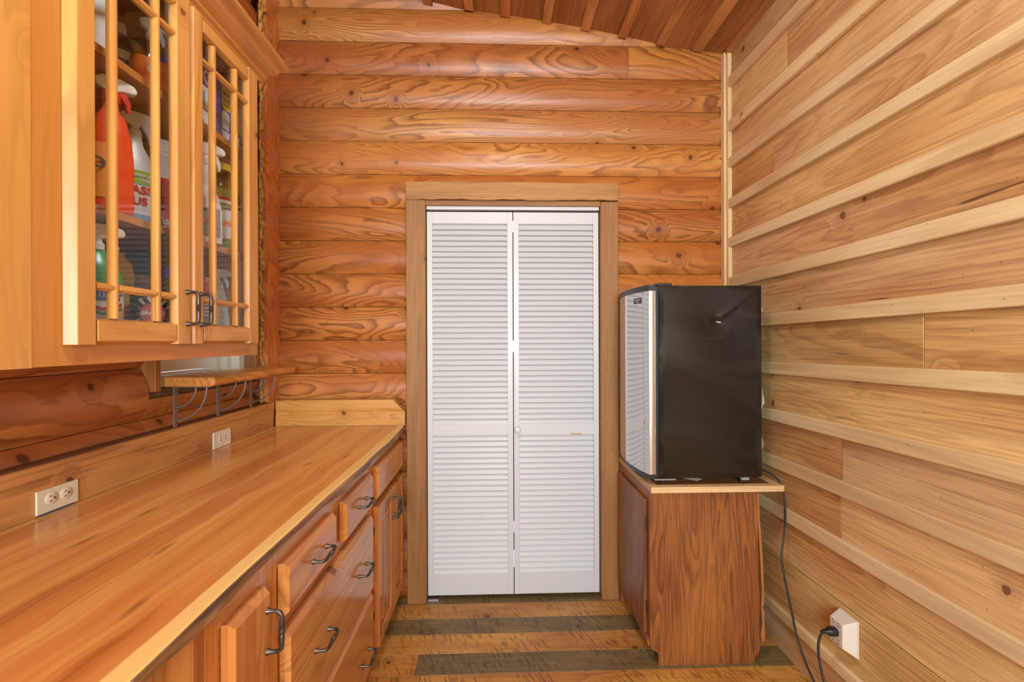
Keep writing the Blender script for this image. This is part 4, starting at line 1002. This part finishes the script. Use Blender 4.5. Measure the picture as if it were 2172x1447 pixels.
# rounded silver edge strips of the door
for yy in (RY0 - .0015,):
    MB().prism([(.6375, yy + .010), (.640, yy + .002), (.645, yy), (.660, yy), (.6660, yy + .003), (.6660, yy + .010)], 'Z', RZ0 + .0165, RZ1 - .0225).build('door_edge', M['silver2'], fg, smooth=True)
MB().box(.676, .742, RY0 + .008, RY0 + .05, RZ1, RZ1 + .012).build('hinge_cover', M['blackpl'], fg, bevel=.003)
MB().box(.662, .752, RY0 - .004, RY0 + .03, RZ0 - .0085, RZ0 - .0022).build('hinge_plate', M['steel'], fg, bevel=.001)
for fx in (.705, 1.05):
    MB().lathe((fx, RY0 + .028, TZ1), [(.012, 0), (.012, .010), (.008, .012), (.008, RZ0 - TZ1 - .0005)], n=18).build('foot', M['blackpl'], fg, smooth=True)
    MB().lathe((fx, RY1 - .03, TZ1), [(.012, 0), (.012, .010), (.008, .012), (.008, RZ0 - TZ1 - .0005)], n=18).build('foot', M['blackpl'], fg, smooth=True)
MB().box(1.035, 1.068, RY0 - .002, RY0 + .02, TZ1 + .013, RZ0 - .001).build('foot_bracket', M['grey'], fg, bevel=.002)
# name plate
t0 = .17
pz = RZ1 - .058; py0, py1 = RY0 + .050, RY0 + .118
def bx_(yy): return bow((yy - RY0) / (RY1 - RY0))
vs = [(bx_(py0) - .0012, py0, pz - .012), (bx_(py1) - .0012, py1, pz - .012), (bx_(py1) - .0012, py1, pz + .012), (bx_(py0) - .0012, py0, pz + .012)]
pl = MB().add(vs + [(a + .004, b_, c_) for a, b_, c_ in vs], [(0, 1, 2, 3), (4, 7, 6, 5), (0, 4, 5, 1), (1, 5, 6, 2), (2, 6, 7, 3), (3, 7, 4, 0)]).build('name_plate', M['black'], fg)
for dz, l0, l1 in ((.004, .12, .88), (-.005, .3, .7)):
    ya, yb = py0 + (py1 - py0) * l0, py0 + (py1 - py0) * l1
    g = lambda yy: bx_(py0) + (bx_(py1) - bx_(py0)) * (yy - py0) / (py1 - py0) - .0016
    MB().add([(g(ya), ya, pz + dz - .0022), (g(yb), yb, pz + dz - .0022), (g(yb), yb, pz + dz + .0022), (g(ya), ya, pz + dz + .0022)], [(0, 1, 2, 3)]).build('print_line', M['silver2'], pl)
# shreds of clear packing film on the back edge
for (z, h, o_) in ((1.475, .03, .010), (1.42, .02, .006), (1.06, .10, .014), (.885, .07, .010)):
    MB().add([(RX1 + .0005, RY0 + .004, z), (RX1 + o_, RY0 + .001, z + h * .35), (RX1 + o_ * .8, RY0 + .006, z + h * .7), (RX1 + .0005, RY0 + .003, z + h)], [(0, 1, 2), (0, 2, 3)]).build('film_shred', M['film'], fg)
MB().add([(.775, RY0 - .001, RZ0 - .0005), (.84, RY0 - .012, RZ0 - .010), (.862, RY0 - .006, RZ0 - .004), (.85, RY0 + .002, RZ0 - .0005)], [(0, 1, 2, 3)]).build('film_shred', M['film'], fg)

# ------------------------------------------------------------------ outlet adapter and refrigerator cord on the right wall
oa = thing('outlet_adapter', (1.22, 1.57, .265), 'chunky ivory six-way outlet adapter on the board wall', 'outlet')
ay0, ay1, az0, az1 = 1.517, 1.602, .263, .392
MB().box(1.228, 1.2335, ay0, ay1, az0, az1).build('wall_plate', M['wplate'], oa, bevel=.001)
e = .012
MB().hexa([(1.2278, ay0, az0 + .002), (1.2278, ay1, az0 + .002), (1.2278, ay1, az1), (1.2278, ay0, az1), (1.190, ay0 + .020, az0 + .024), (1.190, ay1 - .006, az0 + .024), (1.190, ay1 - .006, az1 - .024), (1.190, ay0 + .020, az1 - .024)]).build('adapter_body', M['wplate'], oa, bevel=.002)
for zz in (.300, .330, .360):
    for yy in (1.555, 1.580):
        for dz in (-.005, .005):
            MB().box(1.1892, 1.1902, yy - .0038, yy + .0038, zz + dz - .001, zz + dz + .001).build('slot', M['slot'], oa)
pc = thing('power_cord', (1.2, 1.6, 0), 'black power cord from the refrigerator to the outlet adapter', 'cord')
def smooth_path(P, n=10):
    P = [Vector(p) for p in P]; out = []
    for i in range(len(P) - 1):
        p0, p1, p2, p3 = P[max(i - 1, 0)], P[i], P[i + 1], P[min(i + 2, len(P) - 1)]
        for k in range(n):
            t_ = k / n; out.append(.5 * ((2 * p1) + (p2 - p0) * t_ + (2 * p0 - 5 * p1 + 4 * p2 - p3) * t_ ** 2 + (3 * p1 - p0 - 3 * p2 + p3) * t_ ** 3))
    return out + [P[-1]]
cable = smooth_path([(1.1265, 1.985, .79), (1.15, 1.955, .792), (1.185, 1.915, .775), (1.2015, 1.885, .735), (1.2015, 1.868, .66), (1.2000, 1.868, .57), (1.176, 1.850, .47), (1.172, 1.835, .41), (1.180, 1.80, .28), (1.186, 1.765, .17), (1.190, 1.70, .085), (1.192, 1.61, .03), (1.19, 1.45, .0045), (1.15, 1.33, .0045), (1.10, 1.28, .0045), (1.09, 1.33, .006), (1.105, 1.43, .05), (1.118, 1.505, .14), (1.117, 1.545, .23), (1.122, 1.560, .290), (1.137, 1.565, .324), (1.150, 1.567, .330)])
MB().tube(cable, .0042, 8).build('cable', M['rubber'], pc, smooth=True)
pl = MB(); pl.lathe((0, 0, 0), [(.005, -.052), (.0062, -.046), (.0072, -.036), (.0135, -.026), (.0155, -.014), (.0145, -.0005)], 1., .95, 16, axis='X', p=3.)
o = pl.build('plug', M['rubber'], pc, smooth=True); o.location = (1.1895, 1.567, .330)
